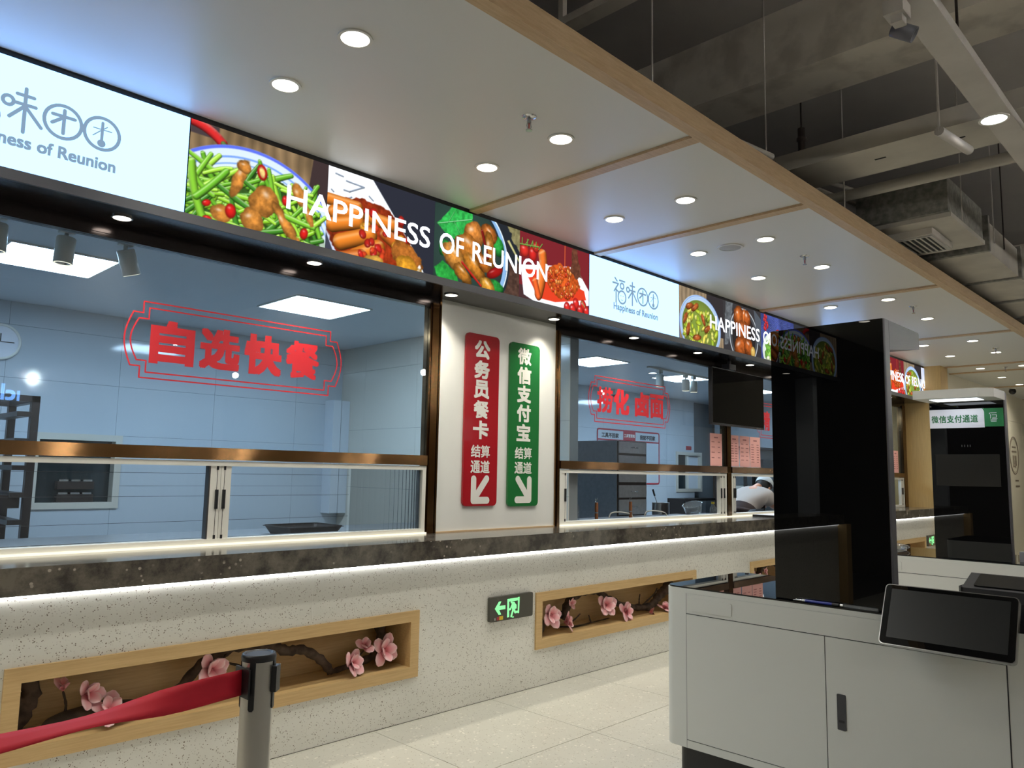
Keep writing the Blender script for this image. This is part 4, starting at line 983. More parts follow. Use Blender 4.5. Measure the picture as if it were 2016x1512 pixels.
# blue shop sign across the hall, seen only mirrored in the glass
t = thing('shop_sign', 'blue glowing letters across the hall mirrored in the window glass', 'sign', (2.8, -9.19, 2.2))
for ch, cx_, wd, hh in (('l', 2.735, 0.045, 0.24), ('c', 2.835, 0.13, 0.155), ('ı', 2.937, 0.035, 0.15)):
    mb = letters(ch, cx_, 2.20 + hh / 2, wd, hh, 'xz', -9.17, 0.010); mb.v = [(2 * cx_ - p[0], p[1], p[2]) for p in mb.v]
    obj('lettering', mb, 'blue_neon', t)
obj('backing_rail', B(2.4, 3.0, -9.2, -9.185, 2.28, 2.30), 'black_plastic', t)
# ================================================================== DISPLAY NICHES
FW = 0.055
NLAB = ['oak framed wall niche with pink magnolias by the stanchion', 'oak framed wall niche with pink magnolias beside the green exit sign',
        'oak framed wall niche half hidden behind the near pay kiosk', 'oak framed wall niche close to the oak pillar']
def niche(x0, x1, label):
    t = thing('display_niche', label, 'niche', ((x0 + x1) / 2, 0.0, NZ0)); yf = -0.012; D = 0.235
    def q(pts): return MB().prism(pts, 'xz', yf, 0.018)
    a, b_, c, d = x0, x1, NZ0, NZ1; f = FW
    obj('frame_rail', q([(a, d), (b_, d), (b_ - f, d - f), (a + f, d - f)]), 'oak', t)
    obj('frame_rail', q([(a, c), (b_, c), (b_ - f, c + f), (a + f, c + f)]), 'oak', t)
    obj('frame_stile', q([(a, c), (a, d), (a + f, d - f), (a + f, c + f)]), 'oak', t)
    obj('frame_stile', q([(b_, c), (b_, d), (b_ - f, d - f), (b_ - f, c + f)]), 'oak', t)
    obj('back_panel', B(a + f, b_ - f, D, D + 0.01, c + f, d - f), 'oak', t)
    obj('shelf_board', B(a + f, b_ - f, 0.018, D, c + f - 0.01, c + f), 'oak', t)
    obj('top_board', B(a + f, b_ - f, 0.018, D, d - f, d - f + 0.01), 'oak', t)
    obj('side_board', B(a + f - 0.01, a + f, 0.018, D, c + f, d - f), 'oak', t)
    obj('side_board', B(b_ - f, b_ - f + 0.01, 0.018, D, c + f, d - f), 'oak', t)
    return t
for (a, b_), lb in zip(NICHES, NLAB): niche(a, b_, lb)
ZF = NZ0 + FW
# magnolia petal (shared mesh): base at origin, tip along +Z, cupped
def petal_mesh(L=1.0, W=0.55, cup=0.25, name='petal'):
    vs = []; cs = []; nu, nv = 6, 7
    for j in range(nv):
        t = j / (nv - 1); wd = W * 0.62 * max(0.0, 1 - ((t - 0.56) / 0.56) ** 2 if t < 0.56 else 1 - ((t - 0.56) / 0.445) ** 2.6) ** 0.5 + 0.015
        for i in range(nu):
            s = i / (nu - 1) * 2 - 1
            vs.append((s * wd, cup * (1 - s * s) * -0.5 * math.sin(PI * t * 0.9) + 0.22 * t * t - 0.05 * abs(s), t * L))
            k = min(1, max(0, (t - 0.05) / 0.85)) ; e = abs(s) ** 2
            cs.append((0.56 + 0.26 * k + 0.08 * e, 0.06 + 0.36 * k ** 1.3 + 0.26 * e, 0.09 + 0.34 * k ** 1.3 + 0.24 * e, 1))
    fs = [(j * nu + i, j * nu + i + 1, (j + 1) * nu + i + 1, (j + 1) * nu + i) for j in range(nv - 1) for i in range(nu - 1)]
    k0 = len(vs); th = 0.035
    vs2 = [(x, y + th, z) for x, y, z in vs]
    me = bpy.data.meshes.new(name); me.from_pydata(vs + vs2, [], fs + [tuple(q + k0 for q in f[::-1]) for f in fs])
    at = me.color_attributes.new('Col', 'FLOAT_COLOR', 'POINT')
    dk = [(c[0] * 0.95, c[1] * 0.8, c[2] * 0.85, 1) for c in cs]
    for i, c in enumerate(cs + dk): at.data[i].color = c
    for p in me.polygons: p.use_smooth = True
    me.materials.append(MATS['petal']); return me
PET = petal_mesh()
STAMEN = MB().sphere((0, 0, 0.12), (0.13, 0.13, 0.2), 8, 6).mesh('flower'); STAMEN.materials.append(MATS['stamen'])
def flower(t, x, y, z, size, dirv, openness=1.0, n=8, roll=0.0):
    o = bpy.data.objects.new('flower', STAMEN); col.objects.link(o); o.parent = t
    o.location = V((x, y, z)) - wloc(t); o.scale = (size,) * 3
    o.rotation_euler = V(dirv).to_track_quat('Z', 'Y').to_euler()
    for k in range(n):
        inner = k % 2 == 0 and n > 4
        p = bpy.data.objects.new('petal', PET); col.objects.link(p); p.parent = o
        a = 2 * PI * k / n + roll + random.uniform(-.15, .15); tilt = (0.55 if inner else 1.05) * openness + random.uniform(-.12, .12)
        sc = (0.82 if inner else 1.0) * random.uniform(.9, 1.08)
        M = Matrix.Rotation(a, 4, 'Z') @ Matrix.Rotation(-tilt, 4, 'X') @ Matrix.Diagonal((sc, sc, sc, 1))
        p.matrix_local = M
    return o
def curvy(pts, n=5):
    P = [V(p) for p in pts]; out = []
    for i in range(len(P) - 1):
        p0, p1, p2, p3 = P[max(i - 1, 0)], P[i], P[i + 1], P[min(i + 2, len(P) - 1)]
        for k in range(n):
            t = k / n; out.append(0.5 * (2 * p1 + (p2 - p0) * t + (2 * p0 - 5 * p1 + 4 * p2 - p3) * t * t + (3 * p1 - p0 - 3 * p2 + p3) * t ** 3))
    out.append(P[-1]); return out
def branch(t, pts, r0, r1, mat='bark', name='branch'):
    c = curvy(pts); k = len(c)
    rr = [(r0 + (r1 - r0) * i / (k - 1)) * (1 + 0.18 * math.sin(i * 2.3 + pts[0][0] * 7)) for i in range(k)]
    return obj(name, MB().tube(c, rr, 8), mat, t)
def clampz(z): return z
def arrangement(label, x, spec):
    t = thing('magnolia_branch', label, 'flower', (x, 0.12, ZF), 'magnolia decorations in the wall niches'); spec(t); return t
def arr1(t):
    branch(t, [(0.835, .19, ZF), (0.88, .19, .36), (.90, .19, .42), (.87, .19, .49)], .045, .028)
    obj('stone', MB().sphere((1.12, .11, ZF + .03), (.20, .055, .045), 16, 8), 'rock', t)
    branch(t, [(1.35, .14, ZF + .01), (1.45, .16, .33), (1.55, .16, .42), (1.70, .17, .478)], .016, .028)
    branch(t, [(1.70, .17, .474), (1.86, .16, .462), (1.95, .15, .42), (2.03, .14, .415), (2.12, .12, .36), (2.17, .10, ZF + .02)], .026, .02)
    branch(t, [(2.17, .10, ZF + .02), (2.3, .12, ZF + .03), (2.45, .14, ZF + .05), (2.52, .17, .38), (2.50, .18, .49)], .012, .03)
    for p in ([(1.00, .12, ZF + .03), (1.005, .12, .36), (.985, .10, .42)], [(1.02, .12, ZF + .05), (1.07, .11, .35), (1.06, .09, .40)], [(1.03, .12, ZF + .05), (1.09, .11, .34), (1.14, .1, .36)], [(1.60, .15, .43), (1.70, .10, .40), (1.76, .08, .37)], [(2.3, .12, .31), (2.36, .1, .37)], [(1.66, .15, .46), (1.60, .10, .41)]):
        branch(t, p, .006, .004, 'twig', 'twig')
    flower(t, .985, .10, .425, .055, (-.2, -.3, 1), .35, 5)
    flower(t, 1.055, .08, .405, .078, (.5, -1, .15), .75, 7)
    flower(t, 1.135, .055, .325, .080, (.15, -.7, .8), 1.0, 8, .3)
    flower(t, 1.545, .085, .415, .092, (.2, -1, .1), .95, 9)
    flower(t, 1.70, .09, .432, .055, (.9, -.6, .1), .7, 5)
    flower(t, 2.235, .05, .335, .085, (.45, -1, .25), .8, 9, .4)
    flower(t, 2.345, .07, .395, .062, (-.4, -.7, .6), .7, 5)
    flower(t, 2.45, .065, .365, .085, (.1, -1, .2), 1.05, 8, .2)
def arr2(t, dx=0.0):
    q = lambda pts: [(a + dx, b_, c) for a, b_, c in pts]
    obj('stone', MB().sphere((3.66 + dx, .13, ZF + .05), (.085, .07, .065), 14, 8), 'rock', t)
    branch(t, q([(3.98, .16, ZF + .05), (4.0, .16, .36), (4.05, .17, .43), (4.2, .18, .475), (4.35, .17, .47), (4.42, .14, .42), (4.50, .12, .39)]), .03, .022)
    branch(t, q([(4.50, .12, .38), (4.75, .14, .32), (4.95, .13, .31), (5.05, .13, .37), (5.17, .15, .40), (5.25, .16, .44)]), .018, .04)
    for p in ([(3.9, .12, .29), (4.05, .10, .28), (4.25, .10, .285), (4.4, .1, .29)], [(3.98, .12, .29), (4.02, .09, .33), (4.06, .08, .36)], [(4.2, .1, .285), (4.15, .08, .34)], [(4.8, .13, .32), (4.76, .1, .38), (4.74, .08, .42)], [(4.85, .13, .33), (4.95, .1, .40), (4.99, .1, .44)], [(3.85, .12, .33), (3.93, .12, .37)]):
        branch(t, q(p), .006, .004, 'twig', 'twig')
    flower(t, 3.72 + dx, .06, .395, .092, (-.1, -1, .1), .9, 9); flower(t, 3.865 + dx, .05, .333, .075, (.5, -.8, .2), .8, 8, .5)
    flower(t, 3.96 + dx, .09, .437, .055, (.2, -1, .2), .9, 5); flower(t, 4.30 + dx, .07, .392, .098, (-.2, -1, .3), .85, 9, .2)
    flower(t, 4.50 + dx, .045, .325, .090, (.1, -1, .3), 1.05, 8); flower(t, 4.82 + dx, .05, .29, .052, (.8, -.7, .1), .9, 5); flower(t, 5.02 + dx, .05, .285, .075, (0, -.4, 1), 1.1, 7)
    flower(t, 5.12 + dx, .08, .41, .06, (.3, -1, 0), .5, 6)
arrangement('artificial magnolia branch arching over a stone in the niche by the stanchion', 1.7, arr1)
arrangement('artificial magnolia branch with seven open pink flowers beside the exit sign', 4.45, arr2)
arrangement('artificial magnolia branch in the niche half hidden by the near kiosk', 7.2, lambda t: arr2(t, 2.72))
arrangement('artificial magnolia branch in the niche close to the oak pillar', 10.0, lambda t: arr2(t, 5.52))

# ================================================================== EXIT SIGNS
def exit_sign(x0, label):
    t = thing('exit_sign', label, 'sign', (x0 + .178, 0, 0.43)); y = -0.022
    obj('housing', MB().prism(rrect(x0, x0 + .356, .430, .568, .01), 'xz', y, 0.0), 'exit_body', t)
    yl = y - 0.0010; X = lambda u: x0 + u * .356; Z = lambda v: .430 + v * .138
    def poly(nm, pts): obj(nm, MB().prism([(X(a), Z(b_)) for a, b_ in pts], 'xz', yl, y), 'exit_green', t)
    poly('arrow', [(.10, .53), (.19, .80), (.245, .80), (.20, .62), (.34, .62), (.34, .46), (.20, .46), (.245, .26), (.19, .26)])
    poly('door_mark', [(.385, .10), (.43, .10), (.425, .86), (.385, .86)]); poly('door_mark', [(.43, .74), (.43, .86), (.63, .86), (.63, .74)]); poly('door_mark', [(.635, .20), (.665, .20), (.672, .88), (.635, .88)])
    P = lambda *p: [[(X(a), Z(b_)) for a, b_ in p]]
    mb = strokes(P((.53, .62), (.535, .42)), .026, 'xz', yl, 6, .001)
    for pp, wd in ((((.50, .60), (.46, .42), (.43, .42)), .011), (((.55, .62), (.585, .55), (.585, .44)), .011), (((.53, .42), (.505, .28), (.48, .12)), .013), (((.54, .42), (.57, .26), (.625, .27)), .013)):
        s = strokes(P(*pp), wd, 'xz', yl, 5, .001); mb.add(s.v, s.f)
    mb.prism([(X(.485 + .022 * math.cos(a)), Z(.70 + .055 * math.sin(a))) for a in np.arange(14) * PI / 7], 'xz', yl, y)
    obj('running_figure', mb, 'exit_green', t)
    obj('foot_mark', MB().prism([(X(.50), Z(.02 + .04)), (X(.545), Z(.06)), (X(.52), Z(.13))], 'xz', yl, y), 'exit_green', t)
    obj('sticker', B(X(.15), X(.205), yl, y, Z(.05), Z(.18)), 'red_plaque', t); obj('sticker', B(X(.205), X(.29), yl, y, Z(.05), Z(.20)), 'yellow', t)
    obj('test_button', B(X(.09), X(.12), yl, y, Z(.05), Z(.16)), 'silver', t)
exit_sign(3.130, 'green running man exit sign with left arrow on the terrazzo wall')
exit_sign(11.03, 'green exit sign beside the far pay kiosk column')

# ================================================================== STANCHION
SX, SY = 0.795, -1.755
t = thing('queue_stanchion', 'brushed steel queue post with black cassette head and red belt', 'stanchion', (SX, SY, 0))
R_ = 0.0315
obj('base', MB().lathe([(0.0, 0.03), (0.03, 0.03), (0.06, 0.022), (0.15, 0.012), (0.16, 0.004), (0.16, 0.0), (0, 0)], (SX, SY, 0), 32), 'stanchion_steel', t)
obj('post', MB().cyl((SX, SY), R_, 0.02, 0.900, 40), 'stanchion_steel', t)
cp = obj('cap', MB().lathe([(R_ + .002, .895), (R_ + .003, .902), (R_ + .001, .908), (R_ - .004, .909), (R_ - .006, .906), (0, .906)], (SX, SY, 0), 36), 'black_plastic', t)
obj('cap_disc', MB().cyl((SX, SY), R_ - .007, .9062, .9068, 30), 'dark_grey', cp)
for k in range(4):
    a = math.radians(-137 + 90 * k)
    M = Matrix.Translation((SX, SY, 0)) @ Matrix.Rotation(a, 4, 'Z')
    obj('slot_strip', MB().prism([(-.0055, .806), (-.003, .802), (.003, .802), (.0055, .806), (.0055, .897), (-.0055, .897)], 'yz', R_ - .001, R_ + .0022).xf(M), 'black_plastic', t)
Mr = Matrix.Translation((SX, SY, 0)) @ Matrix.Rotation(math.radians(-47), 4, 'Z')
obj('belt_clip', MB().box(R_, R_ + .010, -.012, .012, .835, .885).xf(Mr), 'black_plastic', t)
Ml = Matrix.Translation((SX, SY, 0)) @ Matrix.Rotation(math.radians(180), 4, 'Z')
obj('belt_clip', MB().box(R_ - .001, R_ + .003, -.028, .028, .828, .884).xf(Ml), 'black_plastic', t)
bl = MB(); nb = 44; rows = []
for k in range(nb + 1):
    u = k / nb; x = SX - R_ - 1.75 * u; sag = -0.035 * math.sin(PI * u); tw = 0.0
    a = 0.45 * math.exp(-((u - 0.15) / 0.075) ** 2) + 1.12 * (1 / (1 + math.exp(-(u - 0.10) * 34)))
    hw = 0.0245; rows.append([(x, SY + s * hw * math.sin(a), 0.856 + sag + s * hw * math.cos(a)) for s in (-1, -0.33, 0.33, 1)])
bl.add([p for r in rows for p in r], [(i * 4 + j, i * 4 + j + 1, i * 4 + 5 + j, i * 4 + 4 + j) for i in range(nb) for j in range(3)], True)
o = obj('belt', bl, 'belt_red', t); md = o.modifiers.new('thick', 'SOLIDIFY'); md.thickness = 0.0015

# ================================================================== PAY KIOSKS
def kiosk(x0, yc, label, front):
    """cabinet whose -X side holds the doors; front = +1 the lit face looks along +X, -1 along -X"""
    L, D = 1.40, 0.66; y0, y1 = yc - L / 2, yc + L / 2; x1 = x0 + D; zt = 0.82
    t = thing('pay_kiosk', label, 'kiosk', (x0 + D / 2, yc, 0))
    obj('plinth', MB().prism(rrect(x0 + .04, x1 - .04, y0 + .04, y1 - .04, .04), 'xy', 0, .185), 'black_plastic', t)
    obj('body', MB().prism(rrect(x0, x1, y0, y1, .05, 8), 'xy', .18, zt - .006, True), 'kiosk_white', t)
    obj('top_glass', MB().prism(rrect(x0 + .004, x1 - .004, y0 + .004, y1 - .004, .048, 8), 'xy', zt - .006, zt), 'black_gloss', t)
    ya, yb_ = y1 - .108, y0 + .145
    bk = obj('seam_shade_plate', B(x0 - .0012, x0, yb_, ya, .18, .795), 'seam_dark', t)  # dark plate puts shade into the gaps between the door panels
    pm = 'kiosk_white'; g = .0016; e = .0045
    obj('upper_panel', B(x0 - e, x0 - .0012, yb_ + 2 * g, ya - 2.2 * g, .713 + g, .795), pm, t)
    lp = obj('label_plate', MB().prism(rrect(ya - .21, ya - .022, .727, .779, .008), 'yz', x0 - e - .003, x0 - e), pm, t)
    ym = ya - .578
    d1 = obj('door', B(x0 - e, x0 - .0012, ym + g, ya - 2.2 * g, .213 + g, .713 - g), pm, t)
    d2 = obj('door', B(x0 - e, x0 - .0012, yb_ + 2 * g, ym - g, .213 + g, .713 - g), pm, t)
    h = obj('handle', MB().prism(rrect(ym - .070, ym - .039, .398, .520, .004), 'yz', x0 - e - .003, x0 - e), 'dark_grey', d2)
    obj('lock', B(x0 - e - .0045, x0 - e - .003, ym - .064, ym - .045, .424, .432), 'black_plastic', d2)
    obj('bottom_rail', B(x0 - e, x0 - .0012, yb_ + 2 * g, ya - 2.2 * g, .182, .213 - g), pm, t)
    return t, x0, y0, y1, zt
k1, kx, ky0, ky1, kz = kiosk(2.855, -2.065, 'near white pay kiosk cabinet with tall black display column and tablet', 1)
py0, py1, pxa, pxb = -2.282, -1.85, 2.885, 2.952
dp = obj('display_column', MB().prism(rrect(pxa + .003, pxb, py0, py1, .012, 3), 'xy', kz, 1.862), 'kiosk_grey', k1)
obj('glass_face', B(pxa - .002, pxa + .003, py0 + .003, py1 - .003, kz + .001, 1.861), 'black_gloss', dp)
obj('inner_screen', B(pxb, pxb + .003, py0 + .03, py1 - .03, kz + .05, 1.70), 'screen_off', dp)
obj('canopy', MB().prism([(pxb - .01, 1.862), (3.275, 1.862), (3.282, 1.855), (3.282, 1.797), (3.20, 1.785), (pxb - .01, 1.752)], 'xz', py0, py1), 'kiosk_grey', dp)
# tablet on its arm
def slab_xf(pa, pb, y0, y1, th):
    """frame for a tilted slab: bottom edge point pa (x,z), top edge pb"""
    d = V((pb[0] - pa[0], 0, pb[1] - pa[1])); L = d.length; d.normalize(); nrm = V((-d.z, 0, d.x))
    M = Matrix((V((0, -1, 0)), d, nrm)).transposed().to_4x4(); M.translation = V((pa[0], (y0 + y1) / 2, pa[1])); return M, L
t = thing('touch_tablet', 'black touchscreen tablet with silver rim tilted on the near kiosk', 'tablet', (2.75, -2.48, .82))
M, L = slab_xf((2.705, .748), (2.80, .930), -2.675, -2.288, .02); W2 = .387 / 2
obj('rim', MB().prism(rrect(-W2, W2, 0, L, .014, 5), 'xy', -.020, 0.0).xf(M), 'silver', t)
obj('glass_face', MB().prism(rrect(-W2 + .003, W2 - .003, .003, L - .003, .012, 5), 'xy', 0, .0012).xf(M), 'black_gloss', t)
obj('display_area', MB().prism(rrect(-W2 + .022, W2 - .022, .024, L - .016, .002, 2), 'xy', .0012, .0016).xf(M), 'screen_matte', t)
obj('arm', MB().tube([(2.78, -2.48, .82), (2.90, -2.48, .85), (2.95, -2.48, .82)], .016, 12), 'dark_grey', t)
t = thing('card_terminal', 'dark card reader terminal standing behind the tilted tablet', 'terminal', (3.08, -2.57, .82))
obj('body', MB().prism([(3.02, .821), (3.22, .821), (3.22, .90), (3.17, .955), (3.04, .915), (3.02, .88)], 'xz', -2.72, -2.455), 'black_plastic', t)
M2, L2 = slab_xf((3.045, .918), (3.165, .955), -2.70, -2.475, .01)
obj('display', MB().prism(rrect(-.10, .10, .012, L2 - .01, .004, 2), 'xy', .001, .003).xf(M2), 'screen_grey', t)
obj('side_rim', B(3.03, 3.15, -2.455, -2.449, .86, .92), 'silver', t)
t = thing('ballpoint_pen', 'blue and white ballpoint pen lying on the near kiosk top', 'pen', (2.87, -2.0, kz))
pz = kz + .006
obj('barrel', MB().tube([(2.869, -1.975, pz), (2.869, -2.075, pz)], .0055, 10), 'blue_pen', t)
obj('tip', MB().tube([(2.869, -1.928, pz - .002), (2.869, -1.945, pz), (2.869, -1.975, pz)], [.0015, .004, .0055], 10), 'silver', t)
obj('cap', MB().tube([(2.869, -2.075, pz), (2.869, -2.10, pz)], .006, 10), 'black_plastic', t)
t = thing('clear_stylus', 'clear plastic stylus lying behind the blue pen', 'stylus', (2.87, -2.17, kz))
obj('shaft', MB().tube([(2.869, -2.105, pz), (2.869, -2.235, pz)], .006, 10), 'clear_plastic', t)
obj('collar', MB().tube([(2.869, -2.105, pz), (2.869, -2.115, pz)], .0066, 10), 'silver', t)

k2, kx, ky0, ky1, kz = kiosk(5.15, -1.965, 'far white pay kiosk with black face recognition column and green banner', -1)
py0, py1 = -2.166, -1.765
dp = obj('display_column', MB().prism(rrect(5.192, 5.26, py0, py1, .012, 3), 'xy', kz, 1.80), 'kiosk_grey', k2)
obj('glass_face', B(5.187, 5.193, py0 + .004, py1 - .002, kz + .001, 1.76), 'black_gloss', dp)
obj('lower_screen', B(5.185, 5.187, -2.130, -1.79, 1.25, 1.44), 'screen_grey', dp)
cmb = MB()
for yy in (-1.937, -1.952, -1.968, -1.981): cmb.box(5.1845, 5.187, yy - .002, yy + .002, 1.484, 1.496)
obj('camera_lens', cmb, 'silver', dp)['kind'] = 'stuff'
cn = obj('canopy', MB().prism([(5.20, py0 - .003), (5.20, py1), (4.90, py1 + .004), (4.90, -2.10), (4.95, py0 - .003)], 'xy', 1.755, 1.805), 'kiosk_white', dp)
obj('canopy_light', B(4.97, 5.12, -2.08, -1.83, 1.7535, 1.755), 'canopy_led', cn)
t = thing('payment_banner', 'white paper banner with green characters on the far kiosk column', 'banner', (5.183, -1.95, 1.6))
obj('paper', B(5.1845, 5.187, -2.062, -1.767, 1.598, 1.711), 'paper_white', t)
obj('green_end', B(5.1843, 5.187, -2.160, -2.062, 1.602, 1.710), 'banner_green', t)
obj('green_corner', MB().prism([(-2.062, 1.710), (-2.050, 1.710), (-2.056, 1.706), (-2.060, 1.698), (-2.062, 1.69)], 'yz', 5.1842, 5.187), 'banner_green', t)
for k, ch in enumerate('微信支付通道'):
    obj('lettering', letters(ch, -1.797 - k * .0425, 1.652, .040, .046, 'yz', 5.1838, .0011), 'banner_text', t)
em = strokes([[(-2.095, 1.682), (-2.125, 1.682)], [(-2.095, 1.672), (-2.095, 1.650)], [(-2.103, 1.670), (-2.125, 1.670), (-2.125, 1.655), (-2.105, 1.655)], [(-2.103, 1.648), (-2.128, 1.648)], [(-2.090, 1.682), (-2.090, 1.676)], [(-2.095, 1.640), (-2.125, 1.640)], [(-2.097, 1.632), (-2.123, 1.632)]], .0035, 'yz', 5.1836, 4, .0004)
obj('emblem', em, 'paper_white', t)
t = thing('desk_display', 'small dark slanted display on the far kiosk top', 'display', (5.05, -2.42, kz))
M3, L3 = slab_xf((5.17, .85), (5.25, .975), -2.52, -2.24, .02)
obj('screen', MB().prism(rrect(-.14, .14, 0, L3, .008, 3), 'xy', -.012, 0).xf(M3), 'screen_off', t)
obj('foot', B(5.20, 5.30, -2.42, -2.34, kz, kz + .05), 'black_plastic', t)
t = thing('paper_roll', 'white paper roll standing on the far kiosk top', 'paper', (5.34, -2.20, kz))
obj('roll', MB().lathe([(.008, .0), (.025, .0), (.025, .057), (.008, .057), (.008, 0)], (5.34, -2.20, kz), 20), 'paper_white', t)
obj('tail', B(5.312, 5.316, -2.225, -2.175, kz, kz + .057), 'paper_white', t)
t = thing('plastic_wrap', 'crumpled clear plastic bag on the far kiosk corner', 'bag', (5.5, -1.45, kz))
obj('bag', MB().sphere((5.5, -1.45, kz + .02), (.09, .07, .022), 10, 6), 'clear_plastic', t)
# ================================================================== TELEVISION
t = thing('television', 'black flat television hung from the header in front of the menus', 'television', (6.48, .2, 1.735))
obj('casing', B(6.0, 6.965, .198, .235, 1.735, 2.243), 'black_plastic', t)
obj('screen', B(6.008, 6.957, .1965, .198, 1.752, 2.237), 'black_gloss', t)
obj('chin_light', B(6.80, 6.90, .196, .198, 1.737, 1.744), 'silver', t)
obj('hanger_pole', MB().cyl((6.42, .26), .016, 2.05, ZS, 12), 'dark_grey', t)
obj('bracket', MB().box(6.36, 6.48, .225, .30, 2.26, 2.31).box(6.2, 6.7, .235, .25, 1.9, 2.1), 'dark_grey', t)

# ================================================================== KITCHEN 1
def bench(name, label, x0, x1, y0, y1, zt, splash=None):
    t = thing(name, label, 'bench', ((x0 + x1) / 2, (y0 + y1) / 2, 0))
    obj('worktop', B(x0, x1, y0, y1, zt - .04, zt), 'steel_brushed', t)
    obj('shelf_board', B(x0 + .03, x1 - .03, y0 + .03, y1 - .03, .20, .23), 'steel_brushed', t)
    for a in (x0 + .02, x1 - .06):
        for c in (y0 + .02, y1 - .06): obj('leg', B(a, a + .04, c, c + .04, 0, zt - .04), 'steel', t)
    return t
bench('steel_bench', 'long steel kitchen bench behind the fast food window', -0.4, 4.2, 1.10, 1.95, .85)
t = thing('food_well', 'dark steel food well right behind the fast food sill', 'food well', (1.7, .78, 0))
obj('casing', B(-.4, 4.1, .78, 1.05, 0, .855), 'dark_steel', t)
obj('rim', B(-.4, 4.1, .77, 1.06, .855, .868), 'dark_steel', t)
mb = MB()
for k in range(30): mb.box(-.3 + k * .145, -.22 + k * .145, .98, .985, .8685, .870)
obj('slot_marks', mb, 'steel', t)['kind'] = 'stuff'
def tray(x, y, z, w_, d_, label, rot=0):
    t = thing('serving_tray', label, 'tray', (x, y, z))
    o = rrect(-w_ / 2, w_ / 2, -d_ / 2, d_ / 2, .03, 4); i = rrect(-w_ / 2 + .03, w_ / 2 - .03, -d_ / 2 + .03, d_ / 2 - .03, .02, 4); k = len(o)
    vs = [(a, b_, .055) for a, b_ in rrect(-w_ / 2 - .012, w_ / 2 + .012, -d_ / 2 - .012, d_ / 2 + .012, .035, 4)] + [(a, b_, .055) for a, b_ in o] + [(a, b_, .004) for a, b_ in i]
    fs = [(r * k + q, r * k + (q + 1) % k, (r + 1) * k + (q + 1) % k, (r + 1) * k + q) for r in range(2) for q in range(k)] + [tuple(range(2 * k, 3 * k))]
    ob = obj('shell', MB().add(vs, fs), 'dark_steel', t, local=True); md = ob.modifiers.new('thick', 'SOLIDIFY'); md.thickness = .003
    obj('rim', MB().tube([(a, b_, .056) for a, b_ in o] + [(o[0][0], o[0][1], .056)], .004, 6), 'dark_steel', t, local=True)
    t.rotation_euler.z = rot
    return t
tray(2.74, 1.38, .851, .40, .34, 'dark metal serving tray on the fast food kitchen bench', .0)
# rack
t = thing('tray_rack', 'dark steel tray rack with open runners at the picture edge', 'rack', (1.0, 2.5, 0))
rx0, rx1, ry0, ry1, rz = .66, 1.34, 2.2, 2.8, 1.70
for a in (rx0, rx1 - .045):
    for c in (ry0, ry1 - .045): obj('post', B(a, a + .045, c, c + .045, 0, rz), 'dark_steel', t)
obj('top_frame', MB().box(rx0, rx1, ry0, ry0 + .045, rz - .04, rz).box(rx0, rx1, ry1 - .045, ry1, rz - .04, rz).box(rx0, rx0 + .045, ry0, ry1, rz - .04, rz).box(rx1 - .045, rx1, ry0, ry1, rz - .04, rz), 'dark_steel', t)
for k in range(9):
    z = .25 + k * .165
    for a in (rx0 + .045, rx1 - .12): obj('runner', B(a, a + .075, ry0, ry1, z, z + .03), 'dark_steel', t)
obj('shelf_pan', B(rx0 + .05, rx1 - .06, ry0 + .02, ry1 - .02, 1.01, 1.09), 'dark_steel', t)
# hatch trays
for z, lb in ((.991, 'lower steel food pan standing in the dark service hatch'), (1.09, 'upper steel food pan stacked in the dark service hatch')):
    t = thing('food_pan', lb, 'pan', (1.92, YB + .035, z))
    obj('shell', B(1.80, 2.06, YB + .005, YB + .07, z, z + .06), 'dark_steel', t)
    for k in range(3): obj('lid', B(1.81 + k * .085, 1.875 + k * .085, YB + .004, YB + .072, z + .06, z + .075), 'silver', t)
t = thing('wall_clock', 'round white wall clock cut off by the picture edge', 'clock', (1.335, YB, 2.17))
obj('rim', MB().lathe([(.118, 0), (.135, 0), (.135, -.03), (.118, -.035), (.118, 0)], (1.335, YB - .004, 2.173), 36, 'y'), 'white_frame', t)
obj('dial', MB().lathe([(0, -.02), (.12, -.02)], (1.335, YB - .004, 2.173), 36, 'y'), 'paper_white', t)
obj('hour_hand', B(1.331, 1.339, YB - .027, YB - .025, 2.173, 2.235), 'black_plastic', t); obj('minute_hand', B(1.335, 1.425, YB - .029, YB - .027, 2.170, 2.176), 'black_plastic', t)
t = thing('duct_cover', 'pale steel duct cover in the corner of the fast food kitchen', 'duct', (4.2, 3.3, 0))
obj('front_sheet', B(4.11, XP - .002, 3.24, YB - .006, .86, 1.955), 'kitchen_ceiling', t); obj('seam', B(4.197, 4.2, 3.238, 3.24, .86, 1.955), 'kitchen_grout', t)

